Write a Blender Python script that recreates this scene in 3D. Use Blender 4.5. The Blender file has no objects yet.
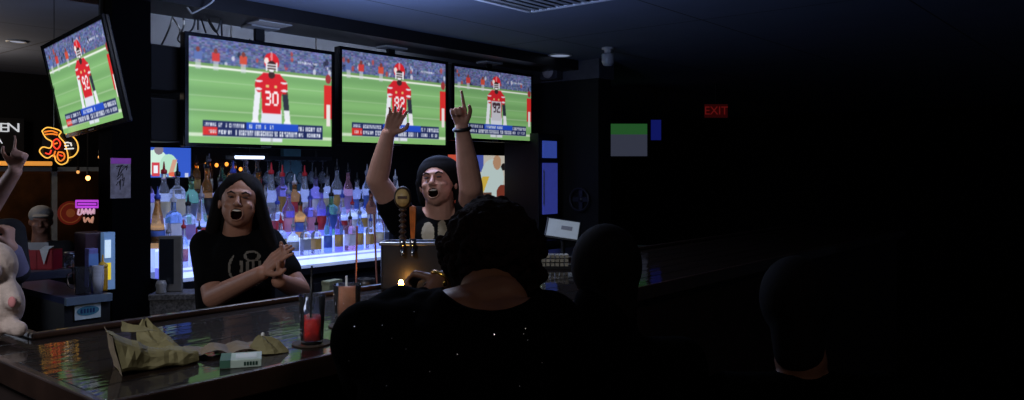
import bpy, bmesh, math, random
import numpy as np
from mathutils import Vector, Matrix, Euler
random.seed(7)
rng = np.random.default_rng(11)
sc = bpy.context.scene
COL = sc.collection
PI = math.pi

# ------------------------------------------------------------------ camera frame (room axes: X along the bar, Y towards the television wall)
H = 1.58
A = math.radians(39.9)
CA, SA = math.cos(A), math.sin(A)
FWD = Vector((CA, SA, 0)); RGT = Vector((SA, -CA, 0)); UP = Vector((0, 0, 1)); EYE = Vector((0, 0, H))
def P(x, y, D):
    return EYE + FWD*D + RGT*((x-512)/800*D) + UP*((170-y)/800*D)
def PZ(x, y, z):
    return P(x, y, (H-z)*800/(y-170))
def PV(x, y, v):
    sx = (x-512)/800
    return P(x, y, v/(SA-CA*sx))
cam_d = bpy.data.cameras.new('camera'); cam = bpy.data.objects.new('camera', cam_d); COL.objects.link(cam)
cam.location = EYE; cam.rotation_euler = (PI/2, 0, A-PI/2)
cam_d.lens = 800/1024*36; cam_d.sensor_width = 36; cam_d.shift_y = -30/1024; cam_d.clip_start = .05
sc.camera = cam
sc.view_settings.view_transform = 'Standard'; sc.view_settings.look = 'None'
sc.view_settings.gamma = 1; sc.view_settings.use_curve_mapping = False; sc.view_settings.exposure = 0

# ------------------------------------------------------------------ materials
def lin(c):
    return tuple(((v/255)/12.92 if v/255 <= .04045 else ((v/255+.055)/1.055)**2.4) for v in c)
MATS = {}
def mat(name, rgb=(128,128,128), rough=.6, metal=0, emit=None, power=1, trans=0, ior=1.45, vary=.12, scale=20, bump=0, coat=0, spec=.5, attr=None):
    if name in MATS: return MATS[name]
    m = bpy.data.materials.new(name); m.use_nodes = True
    nt = m.node_tree; b = nt.nodes['Principled BSDF']
    c = lin(rgb)
    if vary > 0 and trans == 0 and attr is None:
        tc = nt.nodes.new('ShaderNodeTexCoord'); n = nt.nodes.new('ShaderNodeTexNoise'); n.inputs['Scale'].default_value = scale
        n.inputs['Detail'].default_value = 4
        r = nt.nodes.new('ShaderNodeValToRGB')
        r.color_ramp.elements[0].position = .3; r.color_ramp.elements[1].position = .7
        r.color_ramp.elements[0].color = tuple(v*(1-vary) for v in c)+(1,)
        r.color_ramp.elements[1].color = tuple(min(1, v*(1+vary)) for v in c)+(1,)
        nt.links.new(tc.outputs['Object'], n.inputs['Vector']); nt.links.new(n.outputs['Fac'], r.inputs['Fac'])
        nt.links.new(r.outputs['Color'], b.inputs['Base Color'])
        if bump:
            bp = nt.nodes.new('ShaderNodeBump'); bp.inputs['Strength'].default_value = bump; bp.inputs['Distance'].default_value = .01
            nt.links.new(n.outputs['Fac'], bp.inputs['Height']); nt.links.new(bp.outputs['Normal'], b.inputs['Normal'])
    else:
        b.inputs['Base Color'].default_value = c+(1,)
    b.inputs['Roughness'].default_value = rough; b.inputs['Metallic'].default_value = metal
    b.inputs['Transmission Weight'].default_value = trans; b.inputs['IOR'].default_value = ior
    b.inputs['Coat Weight'].default_value = coat; b.inputs['Specular IOR Level'].default_value = spec
    if emit:
        b.inputs['Emission Color'].default_value = lin(emit)+(1,); b.inputs['Emission Strength'].default_value = power
    if attr:
        a = nt.nodes.new('ShaderNodeAttribute'); a.attribute_name = attr
        nt.links.new(a.outputs['Color'], b.inputs['Emission Color']); b.inputs['Emission Strength'].default_value = power
        b.inputs['Base Color'].default_value = (.01, .01, .01, 1)
    MATS[name] = m
    return m

# ------------------------------------------------------------------ object helpers
def link(name, me, m=None, parent=None, smooth=False):
    o = bpy.data.objects.new(name, me); COL.objects.link(o)
    if m is not None:
        for x in (m if isinstance(m, (list, tuple)) else [m]): me.materials.append(x)
    if parent is not None: o.parent = parent
    if smooth and len(me.polygons): me.polygons.foreach_set('use_smooth', [True]*len(me.polygons))
    return o
def tag(o, label, cat=None, group=None, kind=None):
    if label: o['label'] = label
    if cat: o['category'] = cat
    if group: o['group'] = group
    if kind: o['kind'] = kind
    return o
def thing(name, label, cat, loc=(0,0,0), rz=0, group=None):
    o = bpy.data.objects.new(name, None); COL.objects.link(o); o.empty_display_size = .05
    o.location = loc; o.rotation_euler = (0, 0, rz)
    return tag(o, label, cat, group)
def struct(name, me, m): return tag(link(name, me, m), None, kind='structure')

class MB:
    def __init__(s): s.v = []; s.f = []; s.mi = []
    def add(s, vs, fs, mi=0, M=None):
        k = len(s.v)
        for p in vs:
            p = Vector(p); s.v.append(tuple(M @ p if M else p))
        for f in fs: s.f.append(tuple(i+k for i in f)); s.mi.append(mi)
        return s
    def box(s, a, b, mi=0, M=None):
        x0,y0,z0 = a; x1,y1,z1 = b
        if x0 > x1: x0,x1 = x1,x0
        if y0 > y1: y0,y1 = y1,y0
        if z0 > z1: z0,z1 = z1,z0
        vs = [(x0,y0,z0),(x1,y0,z0),(x1,y1,z0),(x0,y1,z0),(x0,y0,z1),(x1,y0,z1),(x1,y1,z1),(x0,y1,z1)]
        return s.add(vs, [(3,2,1,0),(4,5,6,7),(0,1,5,4),(1,2,6,5),(2,3,7,6),(3,0,4,7)], mi, M)
    def lathe(s, prof, n=20, mi=0, M=None, cap=True):
        vs = []; fs = []
        for r, z in prof:
            for i in range(n):
                a = 2*PI*i/n; vs.append((r*math.cos(a), r*math.sin(a), z))
        for k in range(len(prof)-1):
            for i in range(n):
                j = (i+1) % n; fs.append((k*n+i, k*n+j, (k+1)*n+j, (k+1)*n+i))
        if cap:
            fs.append(tuple(reversed(range(n)))); fs.append(tuple(range((len(prof)-1)*n, len(prof)*n)))
        return s.add(vs, fs, mi, M)
    def tube(s, pts, r, n=8, mi=0, closed=False):
        pts = [Vector(p) for p in pts]; rs = r if isinstance(r, (list, tuple)) else [r]*len(pts)
        vs = []; fs = []; L = len(pts)
        ref = None
        for k, p in enumerate(pts):
            if closed: d = pts[(k+1) % L]-pts[k-1]
            else: d = pts[min(k+1, L-1)]-pts[max(k-1, 0)]
            if d.length < 1e-9: d = Vector((0,0,1))
            d.normalize()
            if ref is None: ref = d.orthogonal().normalized()
            ref = (ref - d*ref.dot(d))
            if ref.length < 1e-6: ref = d.orthogonal()
            ref.normalize(); b = d.cross(ref)
            for i in range(n):
                a = 2*PI*i/n; vs.append(p + (ref*math.cos(a)+b*math.sin(a))*rs[k])
        for k in range(L if closed else L-1):
            k2 = (k+1) % L
            for i in range(n):
                j = (i+1) % n; fs.append((k*n+i, k*n+j, k2*n+j, k2*n+i))
        if not closed:
            fs.append(tuple(reversed(range(n)))); fs.append(tuple(range((L-1)*n, L*n)))
        return s.add(vs, fs, mi)
    def capsule(s, p, q, r1, r2=None, n=16, mi=0):
        p = Vector(p); q = Vector(q); r2 = r1 if r2 is None else r2
        d = q-p; L = d.length
        dn = d.normalized() if L > 1e-6 else Vector((0,0,1))
        pts = []; rs = []
        for k in range(6): a = PI/2*k/6; pts.append(p-dn*r1*math.cos(a)); rs.append(max(1e-4, r1*math.sin(a)))
        for k in range(5): t = k/4; pts.append(p.lerp(q, t)); rs.append(r1+(r2-r1)*t)
        for k in range(1, 7): a = PI/2*k/6; pts.append(q+dn*r2*math.sin(a)); rs.append(max(1e-4, r2*math.cos(a)))
        ref = dn.orthogonal().normalized(); b = dn.cross(ref); vs = []; fs = []
        for pp, rr in zip(pts, rs):
            for i in range(n):
                a = 2*PI*i/n; vs.append(pp+(ref*math.cos(a)+b*math.sin(a))*rr)
        for k in range(len(pts)-1):
            for i in range(n):
                j = (i+1) % n; fs.append((k*n+i, k*n+j, (k+1)*n+j, (k+1)*n+i))
        fs.append(tuple(reversed(range(n)))); fs.append(tuple(range((len(pts)-1)*n, len(pts)*n)))
        return s.add(vs, fs, mi)
    def ell(s, c, rad, R=None, n=24, m=16, mi=0):
        vs = []; fs = []
        M = Matrix.Translation(Vector(c)) @ ((R or Matrix.Identity(3)).to_4x4())
        for k in range(1, m):
            t = PI*k/m
            for i in range(n):
                a = 2*PI*i/n; vs.append((rad[0]*math.sin(t)*math.cos(a), rad[1]*math.sin(t)*math.sin(a), -rad[2]*math.cos(t)))
        vs.append((0,0,-rad[2])); vs.append((0,0,rad[2])); bt = len(vs)-2; tp = bt+1
        for k in range(m-2):
            for i in range(n):
                j = (i+1) % n; fs.append((k*n+i, k*n+j, (k+1)*n+j, (k+1)*n+i))
        for i in range(n):
            j = (i+1) % n; fs.append((j, i, bt)); fs.append(((m-2)*n+i, (m-2)*n+j, tp))
        return s.add(vs, fs, mi, M)
    def prism(s, poly, z0, z1, mi=0, M=None):
        n = len(poly)
        vs = [(x, y, z0) for x, y in poly]+[(x, y, z1) for x, y in poly]
        fs = [tuple(reversed(range(n))), tuple(range(n, 2*n))]+[(i, (i+1) % n, n+(i+1) % n, n+i) for i in range(n)]
        return s.add(vs, fs, mi, M)
    def mesh(s, name='m'):
        me = bpy.data.meshes.new(name); me.from_pydata(s.v, [], s.f)
        me.polygons.foreach_set('material_index', s.mi); me.update()
        bm = bmesh.new(); bm.from_mesh(me); bmesh.ops.recalc_face_normals(bm, faces=bm.faces); bm.to_mesh(me); bm.free()
        return me
    def build(s, name, m, parent=None, smooth=False, bevel=0, inv=None):
        if inv is not None: s.v = [tuple(inv @ Vector(p)) for p in s.v]
        o = link(name, s.mesh(name), m, parent, smooth)
        if bevel:
            bv = o.modifiers.new('bevel', 'BEVEL'); bv.width = bevel; bv.segments = 2; bv.limit_method = 'ANGLE'
        return o
def sm_angle(o, ang=40):
    for p in o.data.polygons: p.use_smooth = True
    try: o.data.set_sharp_from_angle(angle=math.radians(ang))
    except Exception: pass
    return o
def cut(me, test, origin_fix=None):
    bm = bmesh.new(); bm.from_mesh(me)
    bmesh.ops.delete(bm, geom=[v for v in bm.verts if test(v.co)], context='VERTS')
    for _ in range(8):
        new = {}
        for v in bm.verts:
            if v.is_boundary:
                nb = [e.other_vert(v).co for e in v.link_edges if e.is_boundary]
                if len(nb) == 2: new[v] = v.co*.5+(nb[0]+nb[1])*.25
        for v, c in new.items(): v.co = c
    bm.to_mesh(me); bm.free()
def remesh(mb, voxel, smooth=6, fac=.5):
    me = mb.mesh('tmp'); o = bpy.data.objects.new('tmp', me); COL.objects.link(o)
    r = o.modifiers.new('r', 'REMESH'); r.mode = 'VOXEL'; r.voxel_size = voxel
    if smooth:
        s = o.modifiers.new('s', 'SMOOTH'); s.iterations = smooth; s.factor = fac
    dg = bpy.context.evaluated_depsgraph_get(); dg.update()
    out = bpy.data.meshes.new_from_object(o.evaluated_get(dg)); out.materials.clear()
    bpy.data.objects.remove(o); bpy.data.meshes.remove(me)
    return out
def localise(me, origin):
    a = np.empty(len(me.vertices)*3, 'f'); me.vertices.foreach_get('co', a)
    a = a.reshape(-1, 3)-np.array(origin, 'f'); me.vertices.foreach_set('co', a.ravel()); me.update()
def spline(pts, n=8):
    pts = [Vector(p) for p in pts]; out = []
    for i in range(len(pts)-1):
        p0 = pts[max(i-1, 0)]; p1 = pts[i]; p2 = pts[i+1]; p3 = pts[min(i+2, len(pts)-1)]
        for k in range(n):
            t = k/n
            out.append(.5*((2*p1)+(p2-p0)*t+(2*p0-5*p1+4*p2-p3)*t*t+(3*p1-p0-3*p2+p3)*t**3))
    out.append(pts[-1]); return out
def text_mesh(txt, size, depth):
    cu = bpy.data.curves.new('t', 'FONT'); cu.body = txt; cu.size = size; cu.extrude = depth
    cu.align_x = 'CENTER'; cu.align_y = 'CENTER'; cu.resolution_u = 3
    o = bpy.data.objects.new('t', cu); COL.objects.link(o)
    dg = bpy.context.evaluated_depsgraph_get(); dg.update()
    me = bpy.data.meshes.new_from_object(o.evaluated_get(dg)); me.materials.clear()
    bpy.data.objects.remove(o)
    return me
def copy_tree(o, parent=None):
    c = o.copy(); COL.objects.link(c)
    c.parent = parent
    for ch in list(o.children): copy_tree(ch, c)
    return c

M_black = mat('matt_black_paint', (16,16,18), .6)
M_blackp = mat('black_plastic', (12,12,13), .35)
M_blackwall = mat('black_painted_wall', (14,14,16), .8, scale=6, spec=.2)
M_ceil = mat('ceiling_tile_grey', (120,124,132), .85, vary=.05, scale=3)
M_greywall = mat('grey_painted_wall', (150,152,158), .8, vary=.06, scale=4)
M_steel = mat('brushed_steel', (150,155,160), .3, metal=.9)
M_chrome = mat('chrome', (200,200,205), .12, metal=1)
M_whitep = mat('white_plastic', (190,190,188), .5)

# ------------------------------------------------------------------ room shell
CEIL = 2.56
struct('floor', MB().box((-3,-1.5,-.05),(14,12,0)).mesh(), mat('dark_floor_boards', (34,28,25), .4, scale=3))
def ceiling_mat():
    m = mat('ceiling_tiles', (96,104,122), .85, vary=.05, scale=3)
    nt = m.node_tree; b = nt.nodes['Principled BSDF']
    tc = nt.nodes.new('ShaderNodeTexCoord'); br = nt.nodes.new('ShaderNodeTexBrick')
    br.offset = 0; br.inputs['Scale'].default_value = 1; br.inputs['Brick Width'].default_value = 2.4; br.inputs['Row Height'].default_value = 1.2
    br.inputs['Mortar Size'].default_value = .006
    old = [l for l in nt.links if l.to_socket == b.inputs['Base Color']][0].from_socket
    nt.links.new(tc.outputs['Object'], br.inputs['Vector'])
    nt.links.new(old, br.inputs['Color1']); nt.links.new(old, br.inputs['Color2'])
    br.inputs['Mortar'].default_value = (.03, .03, .035, 1)
    nt.links.new(br.outputs['Color'], b.inputs['Base Color'])
    return m
struct('ceiling', MB().box((-3,-1.5,CEIL),(14,12,CEIL+.05)).mesh(), ceiling_mat())
struct('wall_left', MB().box((-3.1,-1.5,0),(-3,12,CEIL)).mesh(), M_blackwall)
struct('wall_right', MB().box((14,-1.5,0),(14.1,12,CEIL)).mesh(), M_blackwall)
# television wall: black below, pale grey band on top
WV = 4.95
struct('wall_back', MB().box((2.26,WV,0),(6.1,WV+.12,2.22)).mesh(), M_blackwall)
struct('trim_1', MB().box((2.26,WV-.01,2.22),(6.1,WV+.12,CEIL)).mesh(), M_greywall)
# beam under the ceiling carrying the televisions
struct('trim_2', MB().box((1.6,4.14,2.475),(6.1,4.50,CEIL)).mesh(), mat('black_beam_paint', (24,22,22), .45))
# column
cx0 = 1.83
struct('trim_3', MB().box((cx0,4.2,0),(2.03,4.36,CEIL)).mesh(), mat('black_column_paint', (4,4,5), .9, spec=.05))
# partition to the right of the televisions
struct('wall_partition', MB().box((5.9,3.94,0),(6.1,WV,2.39)).mesh(), mat('black_partition_paint', (13,13,14), .7))
struct('trim_4', MB().box((5.88,3.92,2.39),(6.12,WV,CEIL)).mesh(), mat('grey_partition_paint', (84,84,90), .8))
# far wall with windows (left) and far wall to the right
FV = 9.0
def px_u(x, v):
    p = PV(x, 170, v); return p.x
zt = PV(55, 167, FV).z
far = MB()
far.box((-3,FV,zt),(14,FV+.15,CEIL)); far.box((-3,FV,0),(14,FV+.15,.75))
u_m = px_u(54.5, FV)
for (a, b) in ((-3, u_m-3.4), (u_m+2.6, 14)): far.box((a,FV,.75),(b,FV+.15,zt))
struct('wall_far', far.mesh(), M_blackwall)
M_frame = mat('grey_window_frame', (150,156,156), .5)
fr = MB()
fr.box((u_m-.03,FV-.02,.75),(u_m+.02,FV+.02,zt)); fr.box((u_m-3.4,FV-.02,zt-.045),(u_m+2.6,FV+.04,zt)); fr.box((u_m-3.4,FV-.04,.75),(u_m+2.6,FV+.04,.8))
fr.box((u_m-1.75,FV-.03,.75),(u_m-1.69,FV+.03,zt)); fr.box((u_m+2.54,FV-.04,.75),(u_m+2.6,FV+.04,zt))
wf = tag(fr.build('window_1', M_frame), None, kind='structure')
gl = MB().box((u_m-3.4,FV-.005,.8),(u_m+2.54,FV+.005,zt-.07)).build('window_pane', mat('window_glass', (235,240,240), .03, trans=1, ior=1.05), wf)
# street beyond the windows
struct('ground', MB().box((-8,FV+.3,-.1),(14,FV+8,0)).mesh(), mat('dark_asphalt', (40,38,36), .9))
st = MB().box((-6,FV+5,0),(10,FV+5.3,5))
struct('wall_street', st.mesh(), mat('brown_brick_wall', (92,62,38), .9, vary=.6, scale=2.5))

# ------------------------------------------------------------------ world and lamps
w = bpy.data.worlds.new('world'); sc.world = w; w.use_nodes = True
bg = w.node_tree.nodes['Background']; bg.inputs[0].default_value = (.35,.45,.7,1); bg.inputs[1].default_value = .012
def lamp(kind, name, loc, power, color, size=.2, look=None, spot=None):
    l = bpy.data.lights.new(name, kind); l.energy = power; l.color = color
    if kind == 'AREA': l.shape = 'DISK'; l.size = size
    elif kind == 'SPOT': l.shadow_soft_size = size; l.spot_size = spot or 1.6; l.spot_blend = 1
    else: l.shadow_soft_size = size
    o = bpy.data.objects.new(name, l); COL.objects.link(o); o.location = loc
    if look is not None: o.rotation_euler = (Vector(look)-Vector(loc)).to_track_quat('-Z', 'Y').to_euler()
    return o

# ------------------------------------------------------------------ television pictures
FONT = {'0':'01110 10001 10001 10001 10001 10001 01110','3':'11110 00001 00001 01110 00001 00001 11110','8':'01110 10001 10001 01110 10001 10001 01110',
        '2':'01110 10001 00001 00110 01000 10000 11111','9':'01110 10001 10001 01111 00001 00001 01110'}
def paint_game(num, seed=1, shift=0., whiter=0):
    W, Hh = 264, 150
    r = np.random.default_rng(seed)
    Y, X = np.mgrid[0:Hh, 0:W]; x = X/(W-1)*1.0; y = Y/(Hh-1)
    im = np.zeros((Hh, W, 3))
    im[:] = (122, 172, 104)
    im += (14*np.sin(y*34))[..., None]*np.array([.5,.6,.4])
    im[..., 2] += 10*(1-y)
    def blob(mask, c, a=1.): im[mask] = im[mask]*(1-a)+np.array(c)*a
    # yard lines
    for yy, wd, a in ((.41,.006,.35),(.55,.006,.4),(.69,.007,.4),(.92,.016,.85)):
        blob(abs(y-yy) < wd, (214,226,205), a)
    # crowd
    n = r.random((22, 60, 3))*.5+r.random((22, 60, 1))*.9
    ci = (np.minimum(21, (y/.25*22).astype(int)), np.minimum(59, (x*60).astype(int)))
    cr = (n[np.clip(ci[0], 0, 21), ci[1]]-.3)
    crowd = np.array([70,80,118])+cr*np.array([58,56,66])
    m = y < .235; im[m] = crowd[m]
    for k in range(26):
        px_, py_ = r.random(), .05+.19*r.random(); rad = .006+.008*r.random()
        blob(((x-px_)/rad)**2+((y-py_)/(rad*2.6))**2 < 1, [(225,225,235),(190,70,60),(60,80,150),(30,34,50)][k % 4], .7)
    blob((y > .235) & (y < .262), (110,150,90)); blob((y > .262) & (y < .284), (232,236,228))
    # far figures
    for fx, c in ((.17,(196,60,58)),(.35,(200,78,60)),(.06,(90,110,170))):
        blob((abs(x-fx) < .024) & (y > .13) & (y < .21), c); blob((abs(x-fx) < .017) & (y >= .21) & (y < .30), (206,208,220), .6); blob(((x-fx)/.012)**2+((y-.115)/.026)**2 < 1, (120,60,54))
    # right-hand player in red
    blob((abs(x-.975) < .034) & (y > .34) & (y < .7), (206,44,42)); blob(((x-.975)/.022)**2+((y-.27)/.05)**2 < 1, (150,52,56)); blob((abs(x-.975) < .015) & (y > .55) & (y < .78), (226,216,214))
    cx = .545+shift
    red = (202,34,44); white = (226,228,236); skin = (96,62,50)
    # trousers
    blob((abs(x-cx) < .072+.02*(y-.66)) & (y > .64) & (y < .97), (214,218,230))
    blob((abs(x-cx) < .008) & (y > .8), (150,166,150), .6)
    # arms
    for s in (-1, 1):
        t = np.clip((y-.33)/.4, 0, 1); ax = cx+s*(.088+.026*t)
        arm = (abs(x-ax) < .020) & (y > .36) & (y < .76)
        blob(arm, white if s < 0 else skin)
        if s > 0: blob(arm & (y > .48) & (y < .64), (44,50,62)); blob(arm & (y > .64), (224,226,232))
        blob(((x-ax)/.026)**2+((y-.78)/.045)**2 < 1, (232,232,238))
    # jersey
    tw = np.where(y < .34, .052+(y-.26)*.6, np.where(y < .46, .1-(y-.34)*.2, .072-(y-.46)*.03))
    blob((abs(x-cx) < tw) & (y > .27) & (y < .68), red)
    for s in (-1, 1):
        blob((((x-cx-s*.088)/.028)**2+((y-.4)/.075)**2 < 1), red); blob((((x-cx-s*.092)/.026)**2+((y-.44)/.012)**2 < 1), white); blob((((x-cx-s*.09)/.027)**2+((y-.36)/.011)**2 < 1), white)
        blob((abs(x-cx-s*.03) < .01) & (abs(y-.405) < .014), (220,190,120))
    blob(((x-cx)/.024)**2+((y-.29)/.035)**2 < 1, (60,40,40))
    if whiter: blob((abs(x-cx) < .062) & (y > .43) & (y < .72), (196,196,206)); blob((abs(x-cx) < .05) & (y > .46) & (y < .5), (80,60,70))
    # number
    nc = (60,40,50) if whiter else (238,238,240)
    for k, ch in enumerate(num):
        rows = FONT[ch].split(); ox = cx+(-.046 if k == 0 else .006); oy = .455
        for rr, row in enumerate(rows):
            for cc, v in enumerate(row):
                if v == '1': blob((x >= ox+cc*.0082) & (x < ox+(cc+1)*.0082+.003) & (y >= oy+rr*.0205) & (y < oy+(rr+1)*.0205+.004), nc)
    # helmet
    blob(((x-cx)/.054)**2+((y-.155)/.092)**2 < 1, (206,32,42))
    blob(((x-cx)/.009)**2+((y-.1)/.05)**2 < 1, (230,210,210), .5)
    blob(((x-cx+.036)/.016)**2+((y-.15)/.034)**2 < 1, (236,220,214))
    blob(((x-cx)/.034)**2+((y-.2)/.055)**2 < 1, (52,34,34))
    for dy in (0,.025,.05): blob((abs(y-.185-dy) < .006) & (abs(x-cx) < .04-.2*dy), (224,224,232))
    for dx in (-.036,.036): blob((abs(x-cx-dx) < .006) & (y > .16) & (y < .25), (224,224,232))
    blob(((x-cx)/.018)**2+((y-.245)/.014)**2 < 1, (230,230,236))
    # caption banner
    blob((x > .09) & (x < .93) & (y > .785) & (y < .93), (28,38,84))
    blob((x > .37) & (x < .74) & (y > .785) & (y < .858), (34,74,190))
    blob((x > .09) & (x < .18) & (y > .845) & (y < .925), (206,44,40))
    def letters(x0, x1, y0, y1, c=(226,230,240), gap=.2):
        q = x0
        while q < x1:
            wl = .006+.006*r.random()
            if r.random() > gap:
                kk = r.integers(0, 4)
                blob((x >= q) & (x < q+wl) & (y > y0) & (y < y1), c)
                if kk == 0: blob((x >= q+wl*.3) & (x < q+wl*.7) & (y > y0+.4*(y1-y0)) & (y < y1), (28,38,84), .8)
                if kk == 1: blob((x >= q+wl*.4) & (x < q+wl) & (y > y0+.3*(y1-y0)) & (y < y0+.6*(y1-y0)), (28,38,84), .8)
                if kk == 2: blob((x >= q+wl*.3) & (x < q+wl*.7) & (y > y0+.15*(y1-y0)) & (y < y0+.55*(y1-y0)), (28,38,84), .8)
            q += wl+.004
    letters(.1,.175,.8,.838, gap=0); letters(.19,.35,.8,.845, gap=.12); letters(.39,.6,.8,.845, gap=.25); letters(.745,.92,.8,.85, gap=.1)
    letters(.1,.17,.87,.9,(240,220,220)); letters(.19,.27,.87,.91, gap=.05); letters(.3,.72,.865,.915, gap=.1); letters(.745,.91,.87,.912, gap=.15)
    letters(.74,.88,.115,.14,(220,224,236), gap=.1)
    for _ in range(1):
        q = np.pad(im, ((1,1),(1,1),(0,0)), 'edge'); im = (q[1:-1,1:-1]*4+(q[:-2,1:-1]+q[2:,1:-1]+q[1:-1,:-2]+q[1:-1,2:])*2+q[:-2,:-2]+q[2:,2:]+q[:-2,2:]+q[2:,:-2])/16
    return im
def paint_blue(seed=3):
    W, Hh = 100, 60; Y, X = np.mgrid[0:Hh, 0:W]; x = X/(W-1); y = Y/(Hh-1)
    im = np.zeros((Hh, W, 3)); im[:] = (48,84,190)
    def blob(m, c): im[m] = c
    blob(((x-.2)/.3)**2+((y-.5)/.42)**2 < 1, (196,226,210)); blob(((x-.5)/.2)**2+((y-.62)/.4)**2 < 1, (170,214,190))
    blob(((x-.28)/.1)**2+((y-.08)/.16)**2 < 1, (120,110,120)); blob((abs(x-.62+.2*(y-.5)) < .05) & (y > .4) & (y < .86), (200,150,130))
    blob((x > .13) & (x < .3) & (y > .5) & (y < .95), (200,60,70)); blob((x > .17) & (x < .26) & (y > .6) & (y < .85), (230,230,240))
    blob(((x-.62)/.14)**2+((y-.9)/.08)**2 < 1, (214,96,70)); blob((x > .3) & (x < .5) & (y > .88), (90,130,200)); blob((x > .86) & (x < .94) & (y > .86), (180,190,220))
    return im
def paint_pale(seed=4):
    W, Hh = 110, 70; Y, X = np.mgrid[0:Hh, 0:W]; x = X/(W-1); y = Y/(Hh-1)
    r = np.random.default_rng(seed)
    im = np.zeros((Hh, W, 3)); im[:] = (196,190,178)
    def blob(m, c): im[m] = c
    blob(x < .2, (204,84,62)); blob((x > .2) & (x < .42) & (y < .9), (120,126,160)); blob((x > .3) & (x < .5) & (y < .35), (70,86,170))
    blob(((x-.63)/.17)**2+((y-.5)/.42)**2 < 1, (190,208,206)); blob((abs(x-.5+.25*(y-.6)) < .05) & (y > .45) & (y < .85), (208,176,70))
    blob(((x-.7)/.06)**2+((y-.15)/.16)**2 < 1, (180,140,110)); blob((x > .36) & (x < .62) & (y > .8), (96,66,54)); blob(((x-.78)/.09)**2+((y-.84)/.2)**2 < 1, (120,54,40))
    blob((x > .84) & (x < .95) & (y > .3) & (y < .55), (34,38,48)); blob(((x-.8)/.04)**2+((y-.25)/.08)**2 < 1, (30,26,26)); blob((x > .87) & (y > .75), (44,44,54))
    return im
def paint_far():
    W, Hh = 60, 36; Y, X = np.mgrid[0:Hh, 0:W]; x = X/(W-1); y = Y/(Hh-1)
    im = np.zeros((Hh, W, 3)); im[:] = (46,49,62); im[y < .34] = (30,72,34)
    return im
M_screen = mat('television_screen', attr='picture', power=1.12, rough=.25)
M_screen_b = mat('television_screen_middle', attr='picture', power=1.0, rough=.25)
M_screen_c = mat('television_screen_farthest', attr='picture', power=.8, rough=.25)
M_screen_dim = mat('dim_television_screen', attr='picture', power=.8, rough=.25)
def screen_mesh(im, w, h, curve=None):
    Hh, W, _ = im.shape
    X, Y = np.meshgrid(np.linspace(-w/2, w/2, W), np.linspace(h/2, -h/2, Hh))
    co = np.stack([X, np.zeros_like(X), Y], -1).reshape(-1, 3)
    i = np.arange(W*Hh).reshape(Hh, W)
    f = np.stack([i[1:, :-1], i[1:, 1:], i[:-1, 1:], i[:-1, :-1]], -1).reshape(-1, 4)
    me = bpy.data.meshes.new('screen'); me.vertices.add(len(co)); me.vertices.foreach_set('co', co.ravel().astype('f'))
    me.loops.add(f.size); me.loops.foreach_set('vertex_index', f.ravel().astype('i'))
    me.polygons.add(len(f)); me.polygons.foreach_set('loop_start', (np.arange(len(f))*4).astype('i'))
    me.update(calc_edges=True); me.validate()
    c = np.clip(im/255, 0, 1).reshape(-1, 3); c = np.where(c <= .04045, c/12.92, ((c+.055)/1.055)**2.4)
    a = me.color_attributes.new('picture', 'FLOAT_COLOR', 'POINT')
    a.data.foreach_set('color', np.concatenate([c, np.ones((len(c), 1))], 1).ravel().astype('f'))
    return me
def television(label, centre, w, h, im, rot=None, bezel=.022, bracket=True, dim=False, mount_top=None, name='television', d=.05):
    t = thing(name, label, 'television', centre)
    if rot is not None: t.rotation_euler = rot
    cs = MB().box((-w/2,-.0,-h/2),(w/2,d,h/2)).build('casing', M_blackp, t, bevel=.006)
    bz = MB()
    for a, b in (((-w/2,-.012,h/2-bezel),(w/2,0,h/2)),((-w/2,-.012,-h/2),(w/2,0,-h/2+bezel)),((-w/2,-.012,-h/2+bezel),(-w/2+bezel,0,h/2-bezel)),((w/2-bezel,-.012,-h/2+bezel),(w/2,0,h/2-bezel))): bz.box(a, b)
    bz.build('bezel', mat('gloss_black_bezel', (10,10,11), .2), t)
    s = link('screen', screen_mesh(im, w-2*bezel, h-2*bezel), dim if dim and dim is not True else M_screen_dim if dim else M_screen, t); s.location = (0,-.003,0)
    MB().box((-.035,-.014,-h/2+.005),(.035,-.0121,-h/2+.012)).build('badge', M_steel, t)
    if bracket:
        top = (mount_top if mount_top else 2.475)-centre[2]
        b = MB(); b.box((-.03,d,-.12),(.03,d+.03,top-.01)); b.box((-.15,d,-.1),(-.12,d+.02,.15)); b.box((.12,d,-.1),(.15,d+.02,.15)); b.box((-.15,d+.005,-.02),(.15,d+.025,.02))
        b.build('mount_bracket', M_black, t)
        MB().box((-.1,d-.06,top-.014),(.1,d+.06,top-.001)).build('mount_plate', mat('pale_metal_plate', (170,170,165), .5), t)
    return t
TVV = 4.30
def tvbox(u0, u1, z0, z1): return ((u0+u1)/2, TVV+.06, (z0+z1)/2), u1-u0, z1-z0
c, w_, h_ = tvbox(2.30, 3.35, 1.715, 2.372)
television('large wall television showing number 30 in red, nearest of three in a row', c, w_, h_, paint_game('30'))
c, w_, h_ = tvbox(3.39, 4.43, 1.75, 2.417)
television('middle television of the row of three, number 82 on screen behind the raised hand', c, w_, h_, paint_game('82', 2, -.02), dim=M_screen_b)
c, w_, h_ = tvbox(4.48, 5.49, 1.812, 2.413)
television('farthest television of the row of three, behind the pointing finger', c, w_, h_, paint_game('92', 3, -.02, 1), dim=M_screen_c)
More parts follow.
